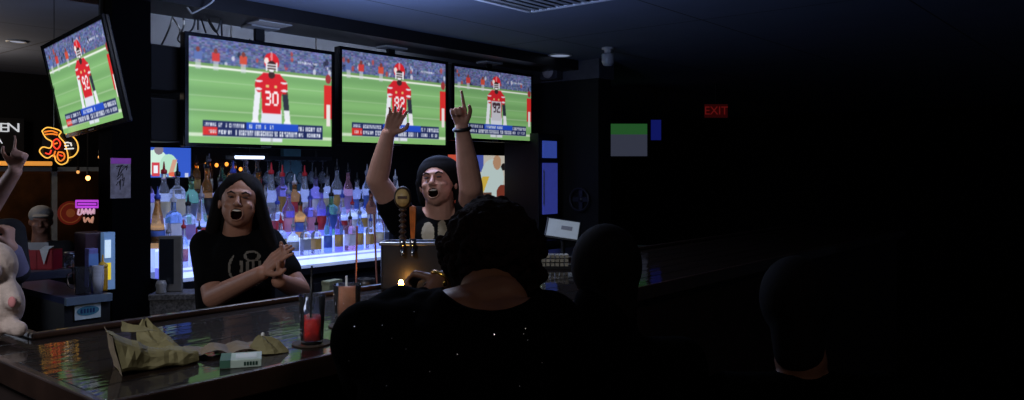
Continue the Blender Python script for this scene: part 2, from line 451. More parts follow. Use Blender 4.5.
# the left television hangs from the ceiling and is turned side on: fitted to four corners
def fit_quad(pts, W, Hh, c0, e0):
    prm = np.array(list(c0)+list(e0), float)
    R2 = np.array([[FWD.x, FWD.y, 0], [RGT.x, RGT.y, 0]])
    obj = np.array([[-W/2,0,Hh/2],[W/2,0,Hh/2],[W/2,0,-Hh/2],[-W/2,0,-Hh/2]])
    def res(p):
        R = np.array(Euler(p[3:6]).to_matrix()); q = obj@R.T+p[:3]
        D = q@R2[0]; r = q@R2[1]
        return np.stack([512+800*r/D, 170-800*(q[:, 2]-H)/D], 1).ravel()-np.array(pts, float).ravel()
    for it in range(80):
        r0 = res(prm); J = np.stack([(res(prm+np.eye(6)[k]*1e-4)-r0)/1e-4 for k in range(6)], 1)
        st = np.linalg.solve(J.T@J+np.diag([.5]*6), -J.T@r0); prm = prm+st
    print('fit', prm, 'res', np.abs(res(prm)).max())
    return prm
TW, TH = .88, .515
pr = fit_quad([(43,47),(104,13),(129,122),(64,138)], TW, TH, (1.5,3.7,2.0), (.15,0,-PI/2))
television('tilted television hanging at far left, number 92 on its screen', tuple(pr[:3]), TW, TH, paint_game('92', 5, .0), rot=tuple(pr[3:]), bracket=False, d=.022)
tvl = bpy.context.view_layer; tvl.update()
tv0 = [o for o in sc.objects if o.name.startswith('television')][-1]
M0 = Matrix.Translation(Vector(pr[:3])) @ Euler(pr[3:]).to_matrix().to_4x4()
pw = M0 @ Vector((0,.08,.0)); wp = [M0 @ Vector((0,.022,0)), pw, Vector((pw.x+.02,pw.y,2.3)), Vector((pw.x+.02,pw.y,CEIL))]
mb = MB().tube(wp, .018); mb.build('mount_pole', M_black, tv0, inv=M0.inverted())
# small televisions low behind the bar
def tv_px(label, xl, xr, yt, yb, v, im, **k):
    a = PV(xl, yt, v); b = PV(xr, yb, v)
    zt_ = (a.z+PV(xr, yt, v).z)/2; zb = (PV(xl, yb, v).z+b.z)/2
    return television(label, ((a.x+b.x)/2, v, (zt_+zb)/2), b.x-a.x, zt_-zb, im, bracket=False, **k)
t_ = tv_px('small television with blue picture low beside the black column', 144, 192, 146, 179, 4.72, paint_blue(), bezel=.01)
MB().box((-.03,.05,-.03),(.03,WV-4.72,.03)).build('wall_arm', M_black, t_)
t_ = tv_px('small television with pale picture behind the cheering man', 446, 517, 154, 203, 4.80, paint_pale(), bezel=.012, dim=True)
MB().box((-.03,.05,-.03),(.03,WV-4.80,.03)).build('wall_arm', M_black, t_)
t_ = television('dim far television with green top, through the opening at right', tuple(P(606,140,9.3)), 1.0, .42, paint_far(), rot=(0,0,A-PI/2), bracket=False)
MB().tube([(0,.05,.1),(0,.1,.1),(0,.1,CEIL-P(606,140,9.3).z)], .02).build('mount_pole', M_black, t_)

# ------------------------------------------------------------------ ceiling fixtures
def downlight(x, y, label, r=.07, on=.0):
    p = PZ(x, y, CEIL-.001)
    t = thing('downlight', label, 'ceiling light', (p.x, p.y, CEIL))
    MB().lathe([(r,0),(r+.015,-.002),(r+.015,-.008),(r,-.012),(r-.01,-.004)], 28, cap=False).build('trim_ring', M_whitep, t, True)
    MB().lathe([(r-.008,-.002),(r-.008,-.006)], 28).build('lens', mat('downlight_lens', (180,185,195), .3, emit=(200,215,255), power=.35), t)
    return t
downlight(17, 41, 'round recessed ceiling light left of the hanging television', .06)
downlight(560, 55, 'round recessed ceiling light above the wall speaker', .09)
vt = PZ(530, 11, CEIL)
v = thing('ceiling_vent', 'square louvred air vent in the ceiling at top centre', 'vent', (vt.x, vt.y, CEIL), 0)
fm = MB(); W = .95
# corner nearest the bottom of the photo is at (0,0); grille runs towards the camera (-y) and towards -x
for a, b in (((-W,-.03,-.015),(0,0,-.001)),((-W,-W,-.015),(0,-W+.03,-.001)),((-.03,-W,-.015),(0,0,-.001)),((-W,-W,-.015),(-W+.03,0,-.001))): fm.box(a, b)
fm.build('frame', mat('white_vent_metal', (205,208,212), .5), v)
sl = MB()
for k in range(14):
    y0 = -.05-k*(W-.08)/14; sl.box((-W+.03,y0-.045,-.012),(-.03,y0-.01,-.008))
sl.build('louvre', mat('grey_vent_metal', (120,124,130), .5), v)
MB().box((-W+.03,-W+.03,-.004),(-.03,-.03,-.002)).build('backing', M_black, v)
# projector cage / bracket hanging at the top by the beam
p = P(199, 6, 4.4)
t = thing('ceiling_bracket', 'white wire hanger looped under the beam above the nearest television', 'bracket', (p.x, p.y, p.z))
pts = [P(182,-7,4.4), P(184,1,4.4), P(190,11,4.4), P(194,12.5,4.4), P(212,2,4.4), P(216,-7,4.4)]
MB().tube([q-p for q in spline(pts, 6)], .005).build('wire_loop', mat('white_metal_wire', (200,200,196), .4), t)
MB().box(Vector(P(188,-2,4.4))-p, Vector(P(206,-6,4.4))-p+Vector((0,.05,.012))).build('junction_box', M_black, t)
for k, (x, y) in enumerate(((230,13.5),)):
    q = P(x, y, 5.2); MB().box((q.x-.13,4.2,2.468),(q.x+.10,4.34,2.4745)).build('hanger_plate', mat('pale_metal_plate'), None)
    tag(bpy.data.objects['hanger_plate'], 'pale flat metal plate screwed beneath the beam above the first television', 'plate')
# loose cables between beam and first television
cab = [[(175,-2),(172,20),(166,36),(160,48)],[(180,0),(184,22),(182,34),(190,44)],[(173,18),(180,30),(178,40),(186,46)],[(196,14),(193,28),(186,34)],
       [(198,14),(198,30)],[(200,15),(206,33)],[(208,18),(219,36)],[(221,16),(222,36)],[(221,20),(216,32),(208,20)]]
for k, c in enumerate(cab):
    pts = spline([P(x, y, 4.78 if k < 3 else 4.74) for x, y in c], 6); o = pts[0].copy()
    ob = MB().tube([q-o for q in pts], .0055, 6).build('power_cable', M_blackp); ob.location = o
    tag(ob, ['long black cable curving down left of the first television','black cable dropping straight beside the first television corner','short kinked black cable branching by the first television corner',
             'slack black cable bending left above the first television','short upright black cable left of the hanger plate','short slanting black cable left of the hanger plate',
             'thin black cable slanting right under the hanger plate','upright black cable below the hanger plate','looped black cable under the hanger plate'][k], 'cable', 'cables above the first television')
# black speakers left of the first television
for (x0, x1, y0, y1, dv, lab) in ((149,184,43,92,.1,'black box speaker, upper of two left of the first television'),(149,183,97,142,.04,'black box speaker, lower of two left of the first television')):
    a = PV(x0, y0, 4.45); b = PV(x1, y1, 4.45)
    t = thing('speaker', lab, 'speaker', ((a.x+b.x)/2, 4.45, (a.z+b.z)/2)); w_ = (b.x-a.x)/2; h_ = (a.z-b.z)/2
    MB().box((-w_,-.0,-h_),(w_,.22,h_)).build('cabinet', M_black, t, bevel=.008)
    MB().box((-w_+.01,-.008,-h_+.01),(w_-.01,0,h_-.01)).build('grille', mat('black_speaker_cloth', (20,20,22), .9), t)
    MB().box((-w_*.2,.22,-.03),(w_*.2,WV-4.45,.03)).build('wall_arm', M_black, t)
# wall speaker on the grey partition, security camera further right
p = P(551, 75, 7.3)
t = thing('wall_speaker', 'small pale round speaker on the grey strip right of the televisions', 'speaker', (5.88, p.y, 2.475))
MB().box((-.10,-.10,-.075),(0,.10,.075)).build('cabinet', mat('grey_speaker_box', (70,70,76), .6), t, bevel=.01)
MB().lathe([(.0005,.02),(.03,.018),(.055,.008),(.062,0),(.062,-.004)], 28, M=Matrix.Translation((-.10,0,0)) @ Matrix.Rotation(-PI/2,4,'Y')).build('cone', mat('pale_speaker_cone', (190,185,185), .6), t, True)
p = P(608, 52, 6.4); p.z = CEIL
t = thing('security_camera', 'small white camera hanging from the ceiling right of the wall speaker', 'camera', p)
MB().lathe([(.05,0),(.05,-.015),(.03,-.02),(.03,-.05)], 20).build('base', M_whitep, t, True)
MB().lathe([(.048,-.05),(.052,-.06),(.05,-.12),(.035,-.145),(.001,-.15)], 24).build('dome', mat('frosted_dome', (170,172,175), .3), t, True)

# ------------------------------------------------------------------ front bar
BZ = 1.15
def wood_mat():
    m = bpy.data.materials.new('lacquered_dark_planks'); m.use_nodes = True; nt = m.node_tree; b = nt.nodes['Principled BSDF']
    tc = nt.nodes.new('ShaderNodeTexCoord'); mp = nt.nodes.new('ShaderNodeMapping'); mp.inputs['Scale'].default_value = (1.2, 14, 1)
    n = nt.nodes.new('ShaderNodeTexNoise'); n.inputs['Scale'].default_value = 3; n.inputs['Detail'].default_value = 6
    r = nt.nodes.new('ShaderNodeValToRGB'); r.color_ramp.elements[0].color = (.004,.003,.0025,1); r.color_ramp.elements[1].color = (.022,.012,.008,1)
    br = nt.nodes.new('ShaderNodeTexBrick'); br.offset = .4; br.inputs['Scale'].default_value = 1; br.inputs['Brick Width'].default_value = 1.9; br.inputs['Row Height'].default_value = .115; br.inputs['Mortar Size'].default_value = .006; br.inputs['Mortar Smooth'].default_value = .6
    br.inputs['Mortar'].default_value = (.003,.002,.002,1)
    nt.links.new(tc.outputs['Object'], mp.inputs['Vector']); nt.links.new(mp.outputs['Vector'], n.inputs['Vector']); nt.links.new(n.outputs['Fac'], r.inputs['Fac'])
    nt.links.new(tc.outputs['Object'], br.inputs['Vector']); nt.links.new(r.outputs['Color'], br.inputs['Color1']); nt.links.new(r.outputs['Color'], br.inputs['Color2'])
    nt.links.new(br.outputs['Color'], b.inputs['Base Color'])
    n2 = nt.nodes.new('ShaderNodeTexNoise'); n2.inputs['Scale'].default_value = 9; n2.inputs['Detail'].default_value = 3
    mp2 = nt.nodes.new('ShaderNodeMapping'); mp2.inputs['Scale'].default_value = (1, 3.5, 1); nt.links.new(tc.outputs['Object'], mp2.inputs['Vector']); nt.links.new(mp2.outputs['Vector'], n2.inputs['Vector'])
    mx = nt.nodes.new('ShaderNodeMath'); mx.operation = 'MULTIPLY_ADD'; mx.inputs[1].default_value = -.35
    nt.links.new(br.outputs['Fac'], mx.inputs[0]); nt.links.new(n2.outputs['Fac'], mx.inputs[2])
    # slow ripple of the thick lacquer
    bp = nt.nodes.new('ShaderNodeBump'); bp.inputs['Strength'].default_value = .09; bp.inputs['Distance'].default_value = .006
    nt.links.new(mx.outputs[0], bp.inputs['Height']); b2 = nt.nodes.new('ShaderNodeBump'); b2.invert = True; b2.inputs['Strength'].default_value = .8; b2.inputs['Distance'].default_value = .004
    nt.links.new(br.outputs['Fac'], b2.inputs['Height']); nt.links.new(bp.outputs['Normal'], b2.inputs['Normal']); bp = b2
    nt.links.new(bp.outputs['Normal'], b.inputs['Normal'])
    b.inputs['Roughness'].default_value = .6; b.inputs['Specular IOR Level'].default_value = .05; b.inputs['Coat Weight'].default_value = .6; b.inputs['Coat Roughness'].default_value = .04
    nt.links.new(bp.outputs['Normal'], b.inputs['Coat Normal'])
    return m
M_rail = mat('brown_wood_trim', (52,36,29), .35, vary=.35, scale=9, coat=.3)
M_panel = mat('brown_bar_panel', (46,34,30), .55, vary=.25, scale=5)
t = thing('bar_counter', 'long lacquered dark plank bar counter in the foreground', 'bar counter', (.66,1.53,0))
INV = Matrix.Translation((-.66,-1.53,0))
top = MB().prism([(.66,1.53),(6.2,1.53),(6.2,2.24),(.785,2.24),(.785,3.4),(.66,3.4)], BZ-.035, BZ)
top.build('countertop', wood_mat(), t, inv=INV)
MB().box((.640,1.512,BZ-.05),(6.2,1.53,BZ+.003)).build('front_edge', M_rail, t, bevel=.004, inv=INV)
MB().box((.640,1.53,BZ-.05),(.66,3.4,BZ+.003)).build('side_edge', M_rail, t, bevel=.004, inv=INV)
e = MB().box((.772,2.225,BZ),(6.2,2.25,BZ+.016)); e.build('rear_rail', M_rail, t, bevel=.005, inv=INV)
MB().box((.772,2.25,BZ),(.795,3.4,BZ+.016)).build('inner_rail', M_rail, t, bevel=.005, inv=INV)
pn = MB().box((.68,1.57,0),(6.2,2.2,BZ-.036)); pn.build('base', M_panel, t, inv=INV)
MB().box((.675,1.60,0),(.77,3.38,BZ-.036)).build('side_panel', M_panel, t, inv=INV)

# ------------------------------------------------------------------ back bar and lit liquor display
t = thing('back_bar_cabinet', 'black back bar cabinet under the glowing liquor shelves', 'cabinet', (2.05,3.98,0)); INV = Matrix.Translation((-2.05,-3.98,0))
MB().box((2.05,4.0,0),(5.42,4.7,.96)).build('body', M_black, t, inv=INV)
MB().box((2.05,3.96,.96),(5.42,4.72,1.0)).build('worktop', mat('black_worktop', (22,22,25), .3), t, inv=INV)
for k in range(4):
    d = MB().box((2.1+k*.82,3.985,.12),(2.1+k*.82+.66,4.0,.9)).build('door', mat('black_cabinet_door', (24,24,26), .45), t, bevel=.004, inv=INV)
    MB().box((2.1+k*.82+.58,3.965,.6),(2.1+k*.82+.6,3.985,.8)).build('handle', M_steel, d, inv=INV)
def led_mat(name, col, power, stripe=0):
    m = bpy.data.materials.new(name); m.use_nodes = True; nt = m.node_tree; b = nt.nodes['Principled BSDF']
    b.inputs['Base Color'].default_value = (.5,.5,.6,1); b.inputs['Roughness'].default_value = .3
    n = nt.nodes.new('ShaderNodeTexNoise'); n.inputs['Scale'].default_value = 3.5; tc = nt.nodes.new('ShaderNodeTexCoord'); nt.links.new(tc.outputs['Object'], n.inputs['Vector'])
    r = nt.nodes.new('ShaderNodeValToRGB'); a = lin(col); r.color_ramp.elements[0].position = .35; r.color_ramp.elements[1].position = .65
    r.color_ramp.elements[0].color = (a[0]*.55, a[1]*.6, a[2]*.9, 1); r.color_ramp.elements[1].color = a+(1,)
    nt.links.new(n.outputs['Fac'], r.inputs['Fac']); nt.links.new(r.outputs['Color'], b.inputs['Emission Color']); b.inputs['Emission Strength'].default_value = power
    return m
M_led = led_mat('blue_white_led_acrylic', (160,186,255), 1.3)
M_led2 = led_mat('bright_led_edge', (190,212,255), 1.7)
M_led3 = led_mat('violet_led_acrylic', (132,140,255), .9)
t = thing('liquor_display', 'stepped liquor shelf glowing blue white on the back bar', 'shelf', (2.06,4.1,1.0)); INV = Matrix.Translation((-2.06,-4.1,-1.0))
U0, U1 = 2.06, 3.98
STEP = [(4.10,4.215,1.055),(4.215,4.33,1.155),(4.33,4.46,1.27)]
for k, (a, b, z) in enumerate(STEP):
    MB().box((U0,a,1.001 if k == 0 else STEP[k-1][2]),(U1,b,z)).build('step', [M_led3,M_led,M_led][k], t, inv=INV)
    MB().box((U0,a-.006,z-.012),(U1,a,z)).build('step_edge', M_led2, t, inv=INV)
MB().box((U0,4.09,1.001),(U1,4.099,1.03)).build('light_strip', M_led2, t, inv=INV)
# frosted glowing panel behind the display, raised to brighten the bottles
MB().box((U0,4.462,1.001),(U1,4.475,1.44)).build('backlight_panel', led_mat('frosted_backlight', (150,172,240), .85), t, inv=INV)

PROFILES = {
 'round':[(.001,0),(.036,0),(.038,.01),(.038,.17),(.034,.19),(.018,.215),(.014,.23),(.014,.272),(.016,.274),(.016,.282)],
 'slim':[(.001,0),(.03,0),(.032,.008),(.032,.18),(.026,.205),(.014,.235),(.013,.29),(.015,.292),(.015,.30)],
 'squat':[(.001,0),(.042,0),(.045,.01),(.045,.13),(.040,.155),(.018,.175),(.015,.19),(.015,.225),(.017,.227),(.017,.235)],
 'cone':[(.001,0),(.044,0),(.045,.01),(.038,.1),(.028,.17),(.016,.22),(.014,.265),(.016,.267),(.016,.275)],
 'square':None}
SHAPES = ['round','slim','squat','cone','square']
GL = [('clear',(232,238,250))]*7+[('green',(150,215,170)),('amber',(224,160,90)),('pale blue',(180,208,252)),('pale blue',(180,208,252)),('pink',(246,190,210)),('violet',(190,176,244)),('brown',(180,116,76))]
LB = [('white',(222,222,230)),('white',(222,222,230)),('black',(30,30,36)),('red',(190,50,60)),('cream',(216,204,170)),('blue',(80,110,190)),('lilac',(170,140,200)),('gold',(196,156,82)),('pink',(222,150,180)),('grey',(150,154,168))]
CP = [('black',(18,18,20)),('silver',(150,150,160)),('black',(18,18,20)),('red',(190,36,44)),('silver',(150,150,160)),('blue',(60,80,180)),('black',(18,18,20)),('white',(210,210,215))]
BM = {}
def bottle_meshes(shape):
    if shape in BM: return BM[shape]
    b = MB(); l = MB()
    if shape == 'square':
        h = .34
        prof = [(.034,0),(.036,.01),(.036,.16),(.032,.18),(.014,.2),(.013,.25),(.015,.252),(.015,.26)]
        b.lathe([(r*(1.25 if z < .19 else 1), z) for r, z in prof], 4, M=Matrix.Rotation(PI/4,4,'Z')); top = .26; R = .0365; z0, z1 = .04,.13
        l.lathe([(R*1.25,z0),(R*1.25,z1)], 4, M=Matrix.Rotation(PI/4,4,'Z'))
    else:
        prof = PROFILES[shape]; b.lathe(prof, 18, cap=True); top = prof[-1][1]; R = prof[2][0]
        if shape == 'cone': l.lathe([(.0425,.03),(.0392,.095)], 18)
        else: l.lathe([(R+.0006,.04),(R+.0006,.04+prof[3][1]*.5)], 18)
    c = MB(); c.lathe([(.0165,top-.012),(.0175,top-.002),(.0165,top+.008),(.007,top+.014),(.006,top+.03),(.0035,top+.05),(.003,top+.056)], 10)
    BM[shape] = (b.mesh(), l.mesh(), c.mesh(), top)
    for me in BM[shape][:3]:
        for p in me.polygons: p.use_smooth = shape != 'square'
    for me in BM[shape][:3]: me.materials.append(None)
    return BM[shape]
def part(name, me, m, parent):
    o = bpy.data.objects.new(name, me); COL.objects.link(o); o.parent = parent
    o.material_slots[0].link = 'OBJECT'; o.material_slots[0].material = m
    return o
ORD = ['first','second','third','fourth','fifth','sixth','seventh','eighth','ninth','tenth','eleventh','twelfth','thirteenth','fourteenth','fifteenth','sixteenth','seventeenth','eighteenth','nineteenth','twentieth','twenty-first','twenty-second','twenty-third','twenty-fourth','twenty-fifth','twenty-sixth']
def bottle(u, v_, z, shape, g, l, c, label, group, sc_=1., rz=0):
    t = thing('liquor_bottle', label, 'bottle', (u,v_,z), rz, group); t.scale = (min(sc_, 1.0), min(sc_, 1.0), sc_)
    b, lm, cm, top = bottle_meshes(shape)
    part('glass_body', b, mat('bottle_glass_'+g[0].replace(' ', '_'), g[1], .06, trans=.8, ior=1.3), t)
    part('paper_label', lm, mat('label_'+l[0], l[1], .6), t)
    part('pourer', cm, mat('pourer_'+c[0], c[1], .35), t)
    return t
for row, (rn, (a, b, z), n) in enumerate((('front',STEP[0],22),('middle',STEP[1],23),('back',STEP[2],22))):
    for k in range(n):
        u = U0+.05+(U1-U0-.1)*(k+.0)/(n-1)+random.uniform(-.006,.006)
        shp = random.choice(SHAPES if row else ['round','squat','square','square','slim']); g = random.choice(GL); l = random.choice(LB); c = random.choice(CP)
        s = random.uniform(.72,.86) if row == 0 else random.uniform(.84,1.02) if row == 1 else random.uniform(.95,1.14)
        lab = '%s glass bottle, %s label, %s pourer, %s from left in %s row of display' % (g[0], l[0], c[0], ORD[k], rn)
        bottle(u, (a+b)/2+.003, z, shp, g, l, c, lab, 'bottles in the %s row of the lit display' % rn, s, 0)

# things on the wall behind the bottles
a = PV(283,148,WV-.03); b = PV(300,186,WV-.03)
tag(MB().box((a.x,WV-.04,1.40),(b.x,WV-.001,1.75)).build('teal_panel', mat('teal_painted_board', (66,104,108), .6)), 'narrow teal board upright on the back wall behind the bottles', 'board')
# hanging glass rack rail
t = thing('glass_rack', 'dark glass rack rail hanging behind the bottles below the first television', 'rack', (2.8,4.62,1.66))
MB().box((-.10,-.02,-.012),(.72,.02,.012)).build('rail', M_black, t)
for q in (-.05,.6): MB().tube([(q,0,.012),(q,0,CEIL-1.66)], .006).build('hanger_rod', M_black, t)
for k in range(9):
    gx = 2.75+k*.088
    g = thing('stemmed_glass', 'upside-down stemmed glass, %s from left, hanging in the rack' % ORD[k], 'glass', (gx,4.62,1.645), 0, 'glasses hanging in the rack')
    part_m = MB().lathe([(.030,0),(.030,-.003),(.004,-.006),(.004,-.07),(.02,-.085),(.034,-.12),(.03,-.16),(.029,-.16),(.0325,-.12),(.018,-.088),(.001,-.08)], 14, cap=False)
    part_m.build('bowl', mat('clear_glass', (235,240,245), .03, trans=.95, ior=1.3), g, True)
# neon-like bright bar lamp under the first television
a = PV(233,150,4.55); b = PV(266,158,4.55)
t = thing('bar_lamp', 'small bright white bar lamp below the first television', 'lamp', ((a.x+b.x)/2,4.55,1.67))
MB().box((-.12,-.02,0),(.12,.02,.02)).build('housing', M_black, t); MB().tube([(-.1,0,-.008),(.1,0,-.008)], .012).build('tube', mat('lamp_white', (255,255,255), emit=(205,220,255), power=2.2), t, True)
MB().tube([(0,0,.02),(0,0,1.715-1.67+.7)], .004).build('hanger', M_black, t)
# glowing amber beads stand in for warm lights reflected behind the bottles
t = thing('mirrored_lights', 'short row of glowing amber beads imitating reflected lamps above the bottles', 'reflected lights', (2.4,WV-.05,1.6)); o_ = Vector((2.4,WV-.05,1.6))
pts = [PV(x,y,WV-.03)-o_ for x, y in ((196,166),(206,163),(216,164),(226,163),(234,166),(240,168))]
MB().tube(spline(pts, 4), .003, 6).build('wire', M_black, t)
for q in pts: MB().ell(q-Vector((0,.008,.008)), (.012,.012,.014), n=12, m=8).build('bulb', mat('amber_reflection', (255,170,70), emit=(255,160,60), power=1.6), t, True)
rnd = random.Random(5)
for k in range(14):
    q = PV(rnd.uniform(192,245), rnd.uniform(170,186), 4.85)
    c = rnd.choice([(200,160,60),(90,120,60),(160,120,80),(120,60,40)])
    pass
# shelf with spare bottles on the wall between the small blue television and the woman, and behind the man
def wall_shelf(u0, u1, z, label):
    t = thing('wall_shelf', label, 'shelf', ((u0+u1)/2, WV-.1, z))
    MB().box((-(u1-u0)/2,-.08,-.02),((u1-u0)/2,.099,0)).build('board', M_black, t)
    for s in (-1, 1): MB().box((s*(u1-u0)*.4-.01,-.06,-.07),(s*(u1-u0)*.4+.01,.099,-.02)).build('bracket', M_black, t)
wall_shelf(2.58, 3.25, 1.43, 'black wall shelf of spare bottles behind the woman')
for k in range(7):
    g = [GL[8],GL[13],GL[7],GL[8],GL[0],GL[13],GL[7]][k]; l = LB[[7,4,2,7,9,3,0][k]]
    bottle(2.64+k*.09, WV-.1, 1.43, SHAPES[k % 4], g, l, CP[k % 3], '%s spare bottle with %s label, %s from left on the wall shelf behind the woman' % (g[0], l[0], ORD[k]), 'spare bottles on the shelf behind the woman', .72)
uR0 = PV(517,190,4.78).x
t = thing('back_shelf', 'black shelf of dim bottles right of the pale television', 'shelf', (uR0+.22,4.78,1.22)); 
MB().box((-.12,-.08,-.02),(.12,.16,0)).build('board', M_black, t); MB().box((-.12,.13,0),(-.1,.16,.5)).build('side', M_black, t)
for k, x in enumerate((522,528,534,540)):
    g = [GL[0],GL[8],GL[1],GL[13]][k]; q = PV(x, 190, 4.74)
    bottle(uR0+.13+k*.06, 4.74, 1.22, ['slim','round','squat','round'][k], g, LB[[4,3,7,9][k]], CP[k % 3], '%s bottle with %s label on the dim shelf right of the pale television' % (g[0], LB[[4,3,7,9][k]][0]), 'bottles on the dim shelf', .8)
# blue glowing cooler door
def cooler():
    q = P(550,140,6.85); t = thing('drinks_cooler', 'narrow dark cooler with a blue glowing door, right of the televisions', 'cooler', (5.60,4.25,0))
    o_ = Vector((5.60,4.25,0)); 
    a = PV(543,140,4.25); b = PV(557,214,4.25)
    MB().box((a.x-.05-o_.x,.01,0),(b.x+.05-o_.x,.4,a.z+.06)).build('cabinet', M_black, t, bevel=.006)
    z = lambda y: PV(550,y,4.25).z
    MB().box((a.x-o_.x,-.006,z(158)),(b.x-.01-o_.x,.009,z(141))).build('lit_header', mat('cooler_glow', (60,80,200), emit=(72,98,205), power=.38), t)
    MB().box((a.x-o_.x,-.006,z(214)),(b.x-o_.x,.009,z(163))).build('door', mat('cooler_glow_door', (60,70,190), emit=(72,84,190), power=.33), t)
    MB().tube([(a.x-.012-o_.x,-.02,z(205)),(a.x-.012-o_.x,-.02,z(170))], .006).build('handle', M_steel, t)
cooler()

# ------------------------------------------------------------------ beer tap tower, well tools
D_ = 2.9
pa = P(383,241,D_); pb = P(452,241,D_); BASE = P(417,241,D_); BASE.z = BZ
t = thing('beer_tower', 'dark metal beer tower with two tap handles on the bar', 'beer tap', BASE, A-PI/2)
hz = pa.z-BZ
MB().box((-.125,-.05,0),(.125,.05,hz)).build('housing', mat('dark_steel_housing', (52,52,56), .35, metal=.6), t, bevel=.01)
MB().box((-.13,-.055,hz-.012),(.13,.055,hz)).build('cap', M_steel, t, bevel=.003)
def loc(x, y, d=D_): # pixel to tower frame
    p = P(x,y,d); q = p-BASE; return Vector((q.dot(RGT), q.dot(FWD), q.z))
for (x, kind) in ((405,'oval'),(415,'bar')):
    b0 = loc(x, 240); 
    h = MB(); h.tube([b0+Vector((0,-.06,-.02)), b0+Vector((0,-.06,.01))], .012, 12); h.tube([b0+Vector((0,-.06,-.02)), b0+Vector((0,0,-.02))], .009, 10); h.tube([b0+Vector((0,-.06,-.02)), b0+Vector((0,-.075,-.05))], .008, 10)
    f = h.build('faucet', M_chrome, t, True)
    if kind == 'oval':
        tw = MB(); prof = []
        for k in range(40):
            zz = k/39*.115; prof.append((.010+.004*math.sin(k*.95), .01+zz))
        tw.lathe(prof, 14, M=Matrix.Translation(b0+Vector((0,-.06,0)))); hh = tw.build('tap_handle', mat('twisted_dark_handle', (60,44,36), .3, vary=.5, scale=60), f, True)
        c = loc(405,197)+Vector((0,-.06,0))
        MB().lathe([(.001,-.008),(.033,-.008),(.036,0),(.033,.008),(.001,.008)], 30, M=Matrix.Translation(c) @ Matrix.Rotation(PI/2,4,'X') @ Matrix.Diagonal((.88,1.12,1,1))).build('badge_rim', mat('dark_badge_rim', (50,38,26), .4), hh, True)
        MB().lathe([(.001,-.002),(.028,-.002),(.028,.002),(.001,.002)], 30, M=Matrix.Translation(c+Vector((0,-.0085,0))) @ Matrix.Rotation(PI/2,4,'X') @ Matrix.Diagonal((.88,1.12,1,1))).build('badge_face', mat('gold_badge', (176,148,96), .45, vary=.25, scale=60), hh, True)
        MB().box((c.x-.017,c.y-.013,c.z-.004),(c.x+.017,c.y-.0105,c.z+.006)).build('badge_lettering', mat('badge_lettering_brown', (70,46,30), .6), hh)
    else:
        MB().lathe([(.009,.01),(.011,.03),(.013,.06),(.016,.11),(.015,.122),(.004,.128)], 4, M=Matrix.Translation(b0+Vector((0,-.06,0))) @ Matrix.Rotation(PI/4,4,'Z')).build('tap_handle', mat('amber_wood_handle', (176,96,42), .3, vary=.35, scale=30), f)
# two long pinkish stir rods standing in a holder at the rear edge of the bar
q = P(366,292,2.95); q.z = BZ
t = thing('tool_holder', 'small steel holder at the rear edge of the bar, left of the beer tower', 'holder', q)
MB().lathe([(.03,0),(.032,.004),(.032,.03),(.029,.03),(.029,.006),(.001,.006)], 18, cap=False).build('cup', mat('dull_steel', (70,70,74), .4, metal=.8), t, True)
for x0, x1, yt, lab in ((356,357,226,'left'),(377,374,214,'right')):
    p0 = P(x0,288,2.95); p0.z = BZ+.008; p1 = P(x1,yt,2.95)
    s = MB().tube([p0-p0, (p1-p0)*.98, (p1-p0)], [.0035,.0035,.005], 8).build('long_stirrer', mat('pinkish_copper', (180,120,110), .35, metal=.4)); s.location = p0
    tag(s, 'tall thin pinkish stirring rod, %s one of two beside the beer tower' % lab, 'stirrer', 'stirring rods by the beer tower')
# small warm lamp by the tower base
q = P(401,279,2.75); t = thing('candle_lamp', 'tiny glowing amber candle lamp by the seated woman hand', 'candle', (q.x,q.y,BZ))
zz = q.z-BZ
MB().lathe([(.026,0),(.028,.004),(.028,.03),(.026,.03),(.024,.006),(.001,.006)], 18, cap=False).build('holder', mat('amber_glass', (230,150,60), .1, trans=.8), t, True)
MB().ell((0,0,.038), (.009,.009,.016), n=12, m=10).build('flame', mat('flame', (255,190,90), emit=(255,178,84), power=60), t, True)
# grey-green box standing on the worktop behind the drinks
a = PV(323,281,4.02); b = PV(342,299,4.02)
t = thing('paper_box', 'pale green card box behind the iced drink, on the ice well', 'box', tuple(P(332,299,3.3)), .2)
MB().box((-.04,-.02,0),(.04,.02,.075)).build('carton', mat('pale_green_card', (132,142,118), .7), t, bevel=.003)
MB().box((-.04,-.021,.06),(.04,.021,.078)).build('lid', mat('pale_green_card_lid', (148,156,132), .7), t)
wz = P(332,299,3.3).z
t = thing('ice_well', 'low steel ice well behind the bar, under the lit bottles', 'ice well', (1.95,2.42,0))
MB().box((0,-.12,0),(.45,.33,wz-.012)).build('cabinet', mat('dull_dark_steel', (40,42,46), .4, metal=.7), t)
MB().box((-.01,-.13,wz-.012),(.46,.34,wz-.001)).build('rim', mat('dull_steel_rim', (80,84,90), .35, metal=.8), t)

# ------------------------------------------------------------------ things on the front bar
def glass_cup(x, y, h, r0, r1, label, liquid, lh, straw, lname, foam=None):
    p = PZ(x, y, BZ+.004); t = thing('drinking_glass', label, 'drink', p)
    prof = [(.001,0),(r0,0),(r0+.001,.004),(r1,h),(r1-.0018,h),(r0-.001,.008),(.001,.008)]
    MB().lathe(prof, 28, cap=False).build('glass', mat('clear_tumbler', (240,243,248), .04, trans=.985, ior=1.12), t, True)
    rl = r0+(r1-r0)*(lh/h)
    MB().lathe([(.001,.009),(r0-.0025,.009),(rl-.0035,lh),(.001,lh)], 28, cap=False).build(lname, liquid, t, True)
    return t, p
cm = mat('dark_coaster', (58,46,36), .8)
p = PZ(312,344,BZ)
tag(MB().lathe([(.001,0),(.048,0),(.049,.002),(.048,.0038),(.001,.0038)], 30, cap=False).build('coaster', cm), 'dark round coaster under the red drink', 'coaster').location = (p.x,p.y,BZ+.0002)
